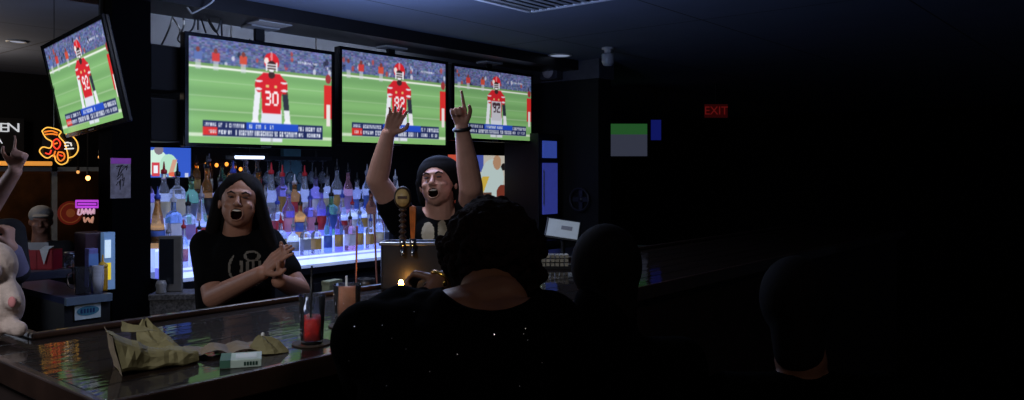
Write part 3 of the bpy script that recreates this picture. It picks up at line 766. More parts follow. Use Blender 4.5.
t, p = glass_cup(312,343,.118,.026,.0325,'clear glass half full of red drink with a black straw', mat('red_drink', (240,24,10), .3), .056, 1, 'red_liquid')
ic = MB()
for q in ((.006,.008,.05),(-.01,-.004,.05),(.008,-.011,.046)): ic.box((q[0]-.008,q[1]-.008,q[2]-.008),(q[0]+.008,q[1]+.008,q[2]+.008), M=Matrix.Rotation(.4*q[0]*100,4,'Z'))
ic.build('ice', mat('ice', (235,240,250), .1, trans=.9, ior=1.2), t)
MB().tube([(-.002,.004,.012),(.0,.0,.19)], .0026, 8).build('straw', M_blackp, t, True)
p2 = PZ(347,326,BZ)
tag(MB().lathe([(.001,0),(.05,0),(.051,.002),(.05,.0038),(.001,.0038)], 30, cap=False).build('coaster', cm), 'dark round coaster under the orange iced drink', 'coaster').location = (p2.x,p2.y,BZ+.0002)
t, p = glass_cup(347,325,.112,.030,.0385,'tall cup of pale orange iced drink beside the seated woman', mat('orange_drink', (222,140,98), .3, vary=.2), .098, 1, 'orange_liquid')
MB().tube([(.002,.004,.012),(0,.002,.135)], .0032, 8).build('straw', mat('white_straw', (220,220,220), .4), t, True)
MB().ell((.004,-.034,.04), (.006,.004,.006), n=12, m=8).build('cherry', mat('dark_cherry', (90,20,20), .3), t, True)
# low clear glass between them
p = PZ(318,300,BZ+.001)
# cigarette-size box
a = PZ(222,361,BZ); 
t = thing('small_carton', 'small mint and white flip-top box lying flat on the bar', 'box', PZ(241,368,BZ), A-PI/2+.30)
MB().box((-.043,0,.0),(.043,.075,.018)).build('carton', mat('mint_white_card', (186,204,190), .45), t, bevel=.002)
MB().box((-.0435,-.0006,.002),(-.022,.0755,.0185)).build('lid_band', mat('dark_green_band', (70,112,92), .45), t)
lt = MB()
for k in range(5): lt.box((.006+k*.006,-.001,.005),(.010+k*.006,-.0002,.013))
lt.build('printed_lettering', mat('dark_green_ink', (34,66,54), .5), t)
for k in range(1): MB().box((-.012,.014,.0181),(.032,.060,.0186)).build('top_label', mat('pale_label_print', (214,222,216), .5), t)

def crumple(me, amp, freq, seed):
    from mathutils import noise
    off = Vector((seed*3.1, seed*1.7, seed*.9))
    for v in me.vertices:
        c = Vector(v.co)
        n = noise.noise_vector(c*freq+off); n2 = noise.noise_vector(c*freq*2.7+off*2)
        v.co = c+n*amp+n2*amp*.45
def sheet(nu, nv, fn):
    vs = []; fs = []
    for j in range(nv+1):
        for i in range(nu+1): vs.append(fn(i/nu, j/nv))
    for j in range(nv):
        for i in range(nu): a = j*(nu+1)+i; fs.append((a, a+1, a+nu+2, a+nu+1))
    return MB().add(vs, fs)
def paper_mat(name, rgb):
    m = mat(name, rgb, .75, vary=.18, scale=14, bump=.0)
    return m
M_bag = paper_mat('olive_kraft_paper', (122,114,78)); M_bag2 = paper_mat('tan_kraft_paper', (126,112,92))
def solid(o, th=.0008):
    s = o.modifiers.new('thick', 'SOLIDIFY'); s.thickness = th; s.offset = 0; return o
# large open bag: folded tube of paper, mouth to the left
def facet(t, fn, nu, nv, amp, freq, seed, m, name='paper', lift=0):
    me = sheet(nu, nv, fn).mesh(); crumple(me, amp, freq, seed)
    bm = bmesh.new(); bm.from_mesh(me); bmesh.ops.remove_doubles(bm, verts=bm.verts, dist=.0008); bmesh.ops.triangulate(bm, faces=bm.faces); bm.to_mesh(me); bm.free()
    for v in me.vertices: v.co.z = max(v.co.z, .0015)
    o = link(name, me, m, t); solid(o); return o
def bag(label, x, y, L, Wd, Ht, rz, seed):
    t = thing('paper_bag', label, 'paper bag', PZ(x, y, BZ), rz)
    def sec(s, a):
        th = 2*PI*a; w = Wd*(1-.62*s**1.2)*.5; h = Ht*(1-.72*s**.9)*.5; e = .42
        c_, s_ = math.cos(th), math.sin(th)
        return w*math.copysign(abs(c_)**e, c_), h*math.copysign(abs(s_)**e, s_)+h
    def fn(s, a):
        yy, zz = sec(s, a)
        dent = -.030*math.exp(-((s-.42)/.2)**2)*(zz > Ht*.3)*(1 if yy > -Wd*.15 else .3)      # sunk top
        return (s*L+.020*(zz/Ht)*(1-s)*-1, yy, zz+dent)
    facet(t, fn, 15, 22, .0075, 26, seed, M_bag)
    def cap(s, a):
        yy = (s-.5)*Wd*.98; zz = a*Ht; return (-.020*zz/Ht-.001+.006*math.sin(PI*s)*math.sin(PI*a), yy, zz)
    facet(t, cap, 7, 6, .004, 26, seed+1, M_bag2, 'end_panel')
    fl = lambda s, a: (.02+s*.07-.01, Wd*.12+a*.03*(1-s), Ht*(.95-.1*s)+.018*a*(1-s))
    facet(t, fl, 6, 3, .004, 30, seed+2, M_bag, 'rim_flap')
    return t
bag('open olive paper bag lying on the near corner of the bar', 119, 371, .155, .115, .086, A-PI/2+.60, 1)
t = thing('crumpled_wrapper', 'crumpled olive wrapper standing just right of the open paper bag', 'wrapper', PZ(160,352,BZ), A-PI/2+.2)
def fn(s, a):
    th = 2*PI*a; r = .050*(1-s)**.8+.004
    return (r*math.cos(th)*1.1-.035*s, r*math.sin(th)*.6, .066*s+.012*math.sin(th*2)*s)
facet(t, fn, 7, 14, .009, 30, 4, M_bag)
# flat wrinkled sheet of paper
t = thing('paper_sheet', 'wrinkled tan paper sheet lying flat behind the small box', 'paper', PZ(213,354,BZ), A-PI/2+.35)
def fn(s, a):
    return ((s-.5)*.19*(1-.25*a)+.03*a, (a-.5)*.10, .006+.012*abs(math.sin(s*9+a*2))*(1-abs(s-.5))+.014*max(0,.5-abs(a-.6)))
facet(t, fn, 22, 9, .005, 26, 7, M_bag2)
t = thing('crumpled_wrapper', 'small twisted olive wrapper between the small box and the red drink', 'wrapper', PZ(268,352,BZ), A-PI/2)
def fn(s, a):
    th = 2*PI*a; r = .042*(1-s)**.6+.004+.005*math.cos(5*th)
    return (r*math.cos(th)-.012*s, r*math.sin(th)*.7, .040*s**.9)
facet(t, fn, 7, 18, .006, 34, 9, M_bag)
MB().ell((-.012,0,.040), (.005,.005,.007), n=12, m=8).build('white_tip', mat('white_napkin', (200,200,196), .8), t, True)

# plush toy at the far left of the bar
q = Vector((.70, 2.34, BZ)); q = PZ(-7,339,BZ)
t = thing('plush_toy', 'off-white plush toy sitting on the bar at the far left edge', 'soft toy', q, A-PI/2)
pl = MB()
def L2(x, y, d=0): # pixel -> toy frame at toy depth
    D0 = (q-EYE).dot(FWD); p = P(x-5,y*.93+23,D0+d)-q; return Vector((p.dot(RGT), p.dot(FWD), p.z))
pl.ell(L2(-2,303)+Vector((0,0,0)), (.075,.06,.082)); pl.ell(L2(-4,262), (.062,.058,.066)); pl.capsule(L2(8,272), L2(18,300,-.04), .024, .021)
pl.capsule(L2(4,322), L2(24,329,-.04), .024, .020); pl.capsule(L2(-10,322), L2(-4,334,-.06), .026, .022); pl.capsule(L2(-14,272), L2(-24,300,-.02), .024, .021)
pl.ell(L2(4,246), (.020,.012,.022)); pl.ell(L2(-16,244), (.020,.012,.022)); pl.ell(L2(-4,268,-.055), (.026,.02,.02))
mz = min(v[2] for v in pl.v); pl.v = [(a, b, max(c, .002)) for a, b, c in pl.v]
me = remesh(pl, .006, 4); M_plush = mat('off_white_plush', (188,170,160), .95, vary=.14, scale=45, bump=.6)
link('body', me, M_plush, t, smooth=True)
MB().ell(L2(-4,265,-.075), (.006,.004,.005), n=10, m=8).build('nose', mat('dark_thread', (40,30,30), .5), t, True)
for x in (-9,1): MB().ell(L2(x,259,-.056), (.004,.004,.004), n=10, m=8).build('eye', mat('dark_thread'), t, True)
MB().ell(L2(17,300,-.058), (.010,.006,.014), n=12, m=8).build('paw_pad', mat('pink_felt', (200,130,130), .9), t, True)

# ------------------------------------------------------------------ people
def head_frame(c, yaw, pitch=0, roll=0):
    """local -Y is the face; yaw 0 = face towards the camera"""
    R = Matrix.Rotation(A-PI/2+yaw, 3, 'Z') @ Matrix.Rotation(-pitch, 3, 'X') @ Matrix.Rotation(roll, 3, 'Y')
    return Vector(c), R
def add_head(mb, c, R, s=1., mouth=1., wide=1.):
    T = lambda x, y, z: Vector(c)+R @ Vector((x*s, y*s, z*s))
    E = lambda p, r: mb.ell(T(*p), tuple(k*s for k in r), R)
    E((0,.012,.03), (.076*wide,.093,.092)); E((0,-.022,-.03), (.063*wide,.066,.072)); E((0,-.020,-.060), (.054*wide,.052,.045)); E((0,-.048,-.082), (.034,.034,.030))
    E((0,-.03,-.052-.006*mouth), (.050,.055,.052))
    E((0,-.074,.030), (.052,.020,.016))                       # brow
    mb.capsule(T(0,-.090,.012), T(0,-.108,-.020), .008*s, .0125*s)    # nose
    for k in (-1, 1):
        E((k*.012,-.098,-.024), (.008,.009,.007)); E((k*.038,-.064,-.020), (.022,.019,.018)); E((k*.076*wide,.012,-.004), (.009,.016,.028))
    for k in range(9):                                         # lips round the open mouth
        a = 2*PI*k/9; a2 = 2*PI*(k+1)/9; r1, r2 = .026, .014+.012*mouth
        mb.capsule(T(r1*math.cos(a),-.090+.006*abs(math.cos(a)),-.056-.006*mouth+r2*math.sin(a)), T(r1*math.cos(a2),-.090+.006*abs(math.cos(a2)),-.056-.006*mouth+r2*math.sin(a2)), .0048*s, .0048*s, 8)
def face_parts(parent, origin, c, R, s=1., mouth=1., brow=(30,20,16)):
    T = lambda x, y, z: Vector(c)+R @ Vector((x*s, y*s, z*s))-Vector(origin)
    zc = -.056-.006*mouth
    MB().ell(T(0,-.084,zc+(.005+.0095*mouth)), (.018*s,.006*s,.0042*s), R).build('teeth', mat('teeth', (226,218,206), .3), parent, True)
    for k in (-1, 1):
        MB().ell(T(k*.030,-.0865,.012), (.013*s,.006*s,.0032*s), R).build('eye', mat('dark_eye', (26,18,16), .3), parent, True)
        b = MB(); b.tube([T(k*.014,-.094,.026), T(k*.03,-.096,.034), T(k*.047,-.082,.028)], [.003*s,.004*s,.002*s], 6); b.build('eyebrow', mat('brow_%d' % brow[0], brow, .8), parent, True)
def add_hand(mb, wrist, d, n, s=1., curl=(.3,.3,.3,.3), thumb=.5, side=1, spread=.12):
    """d: along the hand, n: palm normal (fingers curl towards n), side: which side the thumb leaves"""
    wrist = Vector(wrist); d = Vector(d).normalized(); n = Vector(n); n = (n-d*n.dot(d)).normalized(); a = d.cross(n)*side
    for k in (-1.1,-.4,.4,1.1): mb.capsule(wrist+a*k*.011*s+d*.006, wrist+d*.078*s+a*k*.025*s, .013*s, .0115*s, 10)
    Ls = (.070,.078,.072,.058)
    for k in range(4):
        o = wrist+d*.082*s+a*(1.5-k)*.0185*s; an = 0; dd = (d+a*(1.5-k)*spread).normalized(); r = .0085*s*(1 if k < 3 else .88)
        seg = (.45,.32,.23); cur = o
        for q, f in enumerate(seg):
            an += curl[k]*(1.0 if q == 0 else 1.25)
            v = dd*math.cos(an)+n*math.sin(an); nx = cur+v*Ls[k]*f*s*1.05
            mb.capsule(cur, nx, r*(1-.08*q), r*(1-.08*(q+1)), 10); cur = nx
    o = wrist+a*.022*s+d*.022*s; td = (d*.6+a*.8*(1-thumb*.6)+n*thumb*.7).normalized()
    p1 = o+td*.038*s; p2 = p1+(td+d*.5+n*thumb*.3).normalized()*.030*s; p3 = p2+(d+n*thumb*.5).normalized()*.022*s
    mb.capsule(o, p1, .0135*s, .0105*s, 10); mb.capsule(p1, p2, .0105*s, .0095*s, 10); mb.capsule(p2, p3, .0095*s, .008*s, 10)
def skin(name, rgb): 
    m = mat(name, rgb, .5, vary=.07, scale=25)
    m.node_tree.nodes['Principled BSDF'].inputs['Subsurface Weight'].default_value = .0
    return m
def finish(mb, voxel, origin, name, m, parent, smooth=5, mouth=None):
    me = remesh(mb, voxel, smooth)
    o = None
    if mouth:
        c, R, s, k = mouth; Ri = R.transposed(); zc = -.056-.006*k; rx, rz_ = .0245, .011+.012*k
        inside = set()
        for v in me.vertices:
            q = Ri @ (v.co-c)/s
            e = (q.x/rx)**2+((q.z-zc)/rz_)**2
            if q.y < -.045 and e < 1.0:
                q.y += .026*min(1, (1-e)*3); v.co = c+R@(q*s); inside.add(v.index)
    localise(me, origin)
    o = link(name, me, [m, mat('dark_mouth', (24,6,7), 1, spec=0)] if mouth else m, parent, smooth=True)
    if mouth:
        for p in me.polygons:
            if sum(1 for i in p.vertices if i in inside) >= 3: p.material_index = 1
    return o
def torso(mb, pel, chest, neck, sl, sr, k=1., nk=(.10,.055,.10,.145)):
    mb.capsule(pel, chest, .14*k, nk[3]*k); 
    ax = (Vector(sr)-Vector(sl)); mid = (Vector(sl)+Vector(sr))/2
    mb.capsule(Vector(sl).lerp(mid,.1), Vector(sr).lerp(mid,.1), .062*k, .062*k)
    mb.capsule(Vector(pel)-ax*.2, Vector(chest)-ax*.30+Vector((0,0,.02)), .115*k, nk[2]*k); mb.capsule(Vector(pel)+ax*.2, Vector(chest)+ax*.30+Vector((0,0,.02)), .115*k, nk[2]*k)
    mb.capsule(Vector(chest)+Vector((0,0,.05)), Vector(neck)-Vector((0,0,.03)), nk[0]*k, nk[1]*k)
def legs(mb, pel, right, fwd, k=1., floor=0., r=(.085,.06,.045)):
    pel = Vector(pel)
    for s in (-1, 1):
        hip = pel+right*s*.09; kn = hip+Vector((0,0,-(pel.z-floor)*.48))+fwd*.03; an = Vector((kn.x, kn.y, floor+.08))-fwd*.04
        mb.capsule(hip, kn, r[0]*k, r[1]*k); mb.capsule(kn, an, r[1]*k, r[2]*k); mb.capsule(an-Vector((0,0,.035)), an+fwd*.14-Vector((0,0,.045)), .04, .032)

# ---- woman behind the bar, clapping
Dw = 3.30
org = P(238,300,Dw); org.z = 0
W1 = thing('person', 'laughing woman with long dark hair and black t-shirt, clapping behind the bar', 'person', org)
hc = P(240,203,Dw); hc, HR = head_frame(hc, .22, .20, .08)
body = MB(); add_head(body, hc, HR, .93, 1.15, 1.13)
neck = P(237,228,Dw+.03); chest = P(235,262,Dw+.04); pel = P(236,318,Dw+.05); sl = P(207,246,Dw+.02); sr = P(267,243,Dw+.06)
body.capsule(hc+HR@Vector((0,.02,-.05)), neck-Vector((0,0,.02)), .055, .058)
torso(body, pel, chest, neck, sl, sr, .86)
el = P(214,297,Dw-.10); er = P(299,290,Dw-.02); wl = P(262,273,Dw-.27); wr = P(279,281,Dw-.25)
body.capsule(sl, el, .056, .045); body.capsule(el, wl, .045, .029)
body.capsule(sr, er, .054, .044); body.capsule(er, wr, .044, .029)
add_hand(body, wl, P(281,253,Dw-.29)-wl, RGT*.8+FWD*.5, .98, (.12,.12,.14,.18), .25, -1, .05)
add_hand(body, wr, P(284,254,Dw-.26)-wr, -RGT*.8-FWD*.2, .95, (.12,.12,.14,.18), .25, 1, .05)
legs(body, pel-Vector((0,0,.05)), RGT, -FWD)
bo = finish(body, .0042, org, 'body', skin('woman_skin', (158,112,90)), W1, 3, (hc, HR, .93, 1.15))
face_parts(bo, org, hc, HR, .93, 1.15)
sh = MB(); k = .012
torso(sh, pel, chest, neck, sl, sr, .86*1.10)
sh.capsule(sl, sl.lerp(el,.62), .070, .066); sh.capsule(sr, sr.lerp(er,.6), .068, .064)
me = remesh(sh, .006, 5)
# trim the neckline
cut(me, lambda c: (c-(neck+Vector((0,0,.03))-FWD*.03)).length < .068)
M_tee = mat('black_tshirt_cotton', (9,9,10), .95, scale=30, spec=.08); M_print = mat('faded_shirt_print', (104,98,88), .8)
def print_faces(me, test, idx=1):
    n = 0
    for p in me.polygons:
        c = Vector(p.center); r = c-EYE; D = r.dot(FWD); x = 512+800*r.dot(RGT)/D; y = 170-800*r.z/D
        if (Vector(p.normal).dot(FWD) < -.2) and test(x, y): p.material_index = idx; n += 1
    return n
def wprint(x, y):
    e = ((x-248)/20)**2+((y-268)/19)**2; e2 = ((x-252)/8.5)**2+((y-256)/5.5)**2
    txt = 261 < y < 272 and 238 < x < 266 and int(x/3.0) % 2 == 0
    return (.78 < e < 1 and (y > 276 or x < 234)) or (.45 < e2 < 1) or txt
me.materials.clear(); so = link('tshirt', me, [M_tee, M_print], W1, smooth=True); print_faces(me, wprint); localise(me, org)
jn = MB(); legs(jn, pel-Vector((0,0,.05)), RGT, -FWD, 1.12); jn.ell(pel-Vector((0,0,.04)), (.16,.13,.13)); 
finish(jn, .012, org, 'trousers', mat('black_trousers', (16,16,20), .8), W1)
# hair
def hair_blob(mb, c, R, s, rad=(.087,.104,.10), cen=(0,.022,.042)):
    mb.ell(Vector(c)+R@Vector(tuple(k*s for k in cen)), tuple(k*s for k in rad), R)
hr = MB(); hair_blob(hr, hc, HR, .93, (.094,.100,.096), (0,.028,.044))
for s, pts in ((-1, [(231,184),(221,194),(216,212),(211,234),(206,254)]), (1, [(247,183),(257,193),(262,211),(268,232),(275,252)])):
    for off, dr in ((.0,.0),(.03,.0),(.055,.03),(.08,.05)):
        ps = spline([P(x+(-2 if s < 0 else 2)*0, y, Dw+off+.01) for x, y in pts], 4)
        for a, b in zip(ps[:-1], ps[1:]): hr.capsule(a, b, .024, .024, 10)
hr.capsule(hc+HR@Vector((0,.06,0)), P(238,240,Dw+.11), .072, .088)
me = remesh(hr, .0055, 3)
Ri = HR.transposed()
def face_open(co):
    q_ = Ri @ (co-hc)
    if q_.y > .02: return False
    t_ = (q_.z+.036)
    if t_ < 0: return (q_.x/.063)**2+(t_/.100)**2 < 1
    return t_ < .128 and abs(q_.x) < .063*(1-(t_/.128)**1.7)
cut(me, face_open); localise(me, org)
M_hair = mat('dark_brown_hair', (13,9,8), .8, vary=.5, scale=60, spec=.12)
solid(link('hair', me, M_hair, W1, smooth=True), .006)

# ---- man behind the bar, both arms up
Dm = 3.75
org = P(435,300,Dm); org.z = 0
W2 = thing('person', 'cheering man in black t-shirt, both arms raised, behind the beer tower', 'person', org)
hc = P(438,184,Dm); hc, HR = head_frame(hc, -.20, .24, -.10)
body = MB(); add_head(body, hc, HR, 1.0, .85, 1.10)
neck = P(440,213,Dm+.03); chest = P(436,245,Dm+.04); pel = P(436,300,Dm+.05); sl = P(403,221,Dm+.02); sr = P(471,217,Dm+.06)
body.capsule(hc+HR@Vector((0,.02,-.05)), neck-Vector((0,0,.02)), .066, .07)
torso(body, pel, chest, neck, sl, sr, 1.0)
el = P(377,180,Dm-.12); er = P(471,187,Dm-.16); wl = P(388,134,Dm-.16); wr = P(462,128,Dm-.22)
body.capsule(sl, el, .062, .050); body.capsule(el, el.lerp(wl,.4), .050, .046); body.capsule(el.lerp(wl,.4), wl, .046, .031)
body.capsule(sr, er, .064, .054); body.capsule(er, er.lerp(wr,.4), .054, .050); body.capsule(er.lerp(wr,.4), wr, .050, .031)
add_hand(body, wl, P(398,112,Dm-.2)-wl, -FWD, 1.02, (.22,.25,.28,.35), .3, 1, .12)
add_hand(body, wr, P(457,104,Dm-.24)-wr, -FWD, 1.02, (.0,1.35,1.35,1.35), .7, 1, .02) 
legs(body, pel-Vector((0,0,.05)), RGT, -FWD, 1.05)
bo = finish(body, .0042, org, 'body', skin('man_skin', (186,138,118)), W2, 3, (hc, HR, 1.0, .85))
face_parts(bo, org, hc, HR, 1.0, .85)
sh = MB(); torso(sh, pel, chest, neck, sl, sr, 1.09)
sh.capsule(sl, sl.lerp(el,.42), .082, .075); sh.capsule(sr, sr.lerp(er,.42), .082, .077)
me = remesh(sh, .006, 5)
cut(me, lambda c: (c-(neck+Vector((0,0,.035))-FWD*.03)).length < .078)
def mprint(x, y):
    return (((x-428)/6.5)**2+((y-233)/11)**2 < 1) or (((x-442)/5)**2+((y-232)/12)**2 < 1 and x > 438)
so = link('tshirt', me, [M_tee, mat('cream_shirt_print', (150,138,112), .8)], W2, smooth=True); print_faces(me, mprint); localise(me, org)
jn = MB(); legs(jn, pel-Vector((0,0,.05)), RGT, -FWD, 1.17); jn.ell(pel-Vector((0,0,.04)), (.18,.14,.13)); finish(jn, .012, org, 'trousers', mat('black_trousers'), W2)
hr = MB(); hair_blob(hr, hc, HR, 1.0, (.106,.110,.098), (0,.034,.044)); hr.ell(hc+HR@Vector((0,.03,.095)), (.085,.09,.04), HR)
for s in (-1, 1): hr.capsule(hc+HR@Vector((s*.090,.03,.02)), hc+HR@Vector((s*.086,.045,-.06)), .026, .022)
hr.capsule(hc+HR@Vector((0,.075,-.0)), hc+HR@Vector((0,.075,-.07)), .055, .055)
me = remesh(hr, .0055, 3); Ri = HR.transposed()
cut(me, lambda co: (Ri @ (co-hc)).y < .0 and ((Ri @ (co-hc)).x/.076)**2+(((Ri @ (co-hc)).z+.036)/.096)**2 < 1); localise(me, org)
solid(link('hair', me, mat('black_hair', (12,10,10), .85, vary=.4, scale=60, spec=.12), W2, smooth=True), .006)
# wristband
d_ = (wr-er).normalized(); rf = d_.orthogonal().normalized(); b_ = d_.cross(rf)
wc = wr+d_*(-.004)
tb = MB().tube([wc+(rf*math.cos(2*PI*k/24)+b_*math.sin(2*PI*k/24))*.0345 for k in range(24)], .0085, 8, closed=True); tb.v = [tuple(Vector(v)-org) for v in tb.v]
tb.build('wristband', mat('black_rubber_band', (14,14,16), .5), W2, True)

# ---- woman in the foreground, seen from behind
Df = 1.60
org = P(455,400,Df); org.z = 0
W3 = thing('person', 'seated woman from behind in a sequinned black top, dark bushy hair, at the bar', 'person', org)
hc = P(492,250,1.82); hc, HR = head_frame(hc, PI-.15, .0, 0)
body = MB(); add_head(body, hc, HR, .95, .1)
neck = P(489,286,1.72); chest = P(458,350,Df); pel = P(455,470,Df-.02); sl = P(371,340,Df); sr = P(545,330,Df)
body.capsule(hc+HR@Vector((0,.0,-.05)), neck-Vector((0,0,.02)), .062, .066)
torso(body, pel, chest, neck-FWD*.05, sl, sr, 1.08, (.068,.030,.074,.100))
body.capsule(P(425,318,Df+.03), P(500,304,Df+.06), .047, .06)
el = P(370,376,Df+.22); wl = P(443,281,1.96); er = P(590,385,Df+.20); wr = P(560,380,1.9)
body.capsule(sl, el, .066, .05); body.capsule(el, wl, .045, .027); body.capsule(sr, er, .066, .05); body.capsule(er, wr, .045, .028)
add_hand(body, wl, P(415,273,2.0)-wl, -UP*.8-FWD*.2, .88, (.75,.8,.85,.9), .4, -1, .06)
add_hand(body, wr, FWD*.3-RGT, -UP, .95, (.25,.3,.3,.3), .3, 1, .08)
# seated legs
R_ = (sr-sl).normalized()
for s in (-1, 1):
    hip = pel+R_*s*.1-Vector((0,0,.02)); kn = hip+FWD*.34+R_*s*.05; an = kn+Vector((0,0,-.42))-FWD*.06
    body.capsule(hip, kn, .09, .062); body.capsule(kn, an, .06, .042); body.capsule(an, an+FWD*.13-Vector((0,0,.03)), .036, .03)
M_skin3 = skin('warm_brown_skin', (112,74,54))
bo = finish(body, .007, org, 'body', M_skin3, W3, 3)
sh = MB(); torso(sh, pel, chest, neck-FWD*.05, sl, sr, 1.08*1.09, (.068,.030,.074,.100))
sh.capsule(P(425,318,Df+.03), P(515,306,Df+.06), .055, .066)
sh.capsule(sl, el, .080, .066); sh.capsule(el, el.lerp(wl,.72), .06, .045); sh.capsule(sr, er, .080, .066); sh.capsule(er, er.lerp(wr,.7), .06, .045)
sh.ell(P(455,400,Df), (.19,.16,.2))
# raised shoulder on the left, towards the reaching arm
sh.capsule(sl, P(400,309,Df+.08), .075, .050); sh.capsule(P(400,309,Df+.08), P(440,318,Df+.05), .048, .05)
me = remesh(sh, .008, 6)
def back_neck(co):
    q_ = co-P(492,282,Df+.05)
    return (q_.dot(RGT)/.100)**2+(q_.dot(FWD)/.17)**2+(q_.z/.048)**2 < 1
cut(me, back_neck); localise(me, org)
M_blk = mat('black_knit_top', (4,4,5), .98, vary=.2, scale=60, spec=.03)
solid(link('top', me, M_blk, W3, smooth=True), .004)
jn = MB()
for s in (-1, 1):
    hip = pel+R_*s*.1-Vector((0,0,.02)); kn = hip+FWD*.34+R_*s*.05; an = kn+Vector((0,0,-.40))-FWD*.06
    jn.capsule(hip, kn, .10, .072); jn.capsule(kn, an, .07, .052)
jn.ell(pel, (.19,.17,.12)); finish(jn, .012, org, 'trousers', M_blk, W3)
# hair: bushy curls
hr = MB(); rr = random.Random(3)
hcen = P(492,246,1.82)
hr.ell(hcen, (.105,.125,.112), HR); hr.ell(hcen-Vector((0,0,.055)), (.098,.115,.082), HR)
for k in range(420):
    th = rr.uniform(0, 2*PI); z = rr.uniform(-1, 1); q_ = Vector((math.sqrt(1-z*z)*math.cos(th), math.sqrt(1-z*z)*math.sin(th), z))
    wx = 1.0+(.16 if q_.z < .2 else 0)
    c = hcen+HR@Vector((q_.x*.102*wx, q_.y*.122, q_.z*.106))
    hr.ell(c, (rr.uniform(.008,.014),)*3, n=8, m=6)
for x, y in ((450,250),(455,270),(462,285),(530,262),(537,275),(528,290),(500,296),(480,294)): hr.ell(P(x,y,1.80), (.022,.03,.022), n=12, m=8)
me = remesh(hr, .005, 1); localise(me, org)
hairo = link('hair', me, mat('dark_auburn_hair', (20,10,9), .9, vary=.6, scale=90, bump=.8, spec=.1), W3, smooth=True)
# sequins: tiny bright discs found on the surface facing the camera
bpy.context.view_layer.update()
topo = [o for o in W3.children if o.name.startswith('top')][0]
dg = bpy.context.evaluated_depsgraph_get()
def hit(o, x, y):
    d = (P(x,y,1)-EYE).normalized(); ok, loc_, nn, _ = o.ray_cast(EYE-org, d)
    return (loc_, nn) if ok else (None, None)
sq = [(355,327),(383,326),(393,339),(407,350),(414,313),(457,355),(494,335),(525,329),(523,334),(527,340),(541,362),(519,386),(388,386),(430,372),(350,360)]
sb = MB()
for x, y in sq:
    l_, n_ = hit(topo, x, y)
    if l_ is None: continue
    M = Matrix.Translation(l_+n_*.0035) @ n_.to_track_quat('Z', 'Y').to_matrix().to_4x4(); sb.lathe([(.0012,0),(.0012,.0004)], 8, M=M)
sb.build('sequin', mat('silver_sequin', (230,230,235), .25, metal=.6), topo)
topo.children[0]['kind'] = 'stuff'
# earring + bracelet
e_ = P(445,283,1.78)-org; MB().ell(e_, (.005,.005,.008), n=10, m=8).build('earring', mat('gold', (220,170,80), .25, metal=1), W3, True)
d_ = (wl-el).normalized(); rf = d_.orthogonal().normalized(); b_ = d_.cross(rf); wc = wl-org
MB().tube([wc+(rf*math.cos(2*PI*k/24)+b_*math.sin(2*PI*k/24))*.033 for k in range(24)], .005, 8, closed=True).build('bracelet', mat('gold'), W3, True)

# bar stools under seated people
def stool(p, label, h):
    t = thing('bar_stool', label, 'bar stool', (p.x,p.y,0))
    MB().lathe([(.001,h-.06),(.17,h-.06),(.185,h-.045),(.185,h-.015),(.17,h),(.001,h)], 28, cap=False).build('seat', mat('black_vinyl', (14,14,15), .5), t, True)
    for k in range(4):
        a = PI/4+k*PI/2; MB().tube([(.12*math.cos(a),.12*math.sin(a),h-.06),(.2*math.cos(a),.2*math.sin(a),0)], .013, 8).build('leg', M_black, t, True)
    MB().tube([(.175*math.cos(2*PI*k/24),.175*math.sin(2*PI*k/24),.26) for k in range(24)], .009, 8, closed=True).build('footrest', M_black, t, True)
stool(pel, 'black round bar stool under the seated woman', max(.5, pel.z-.15))

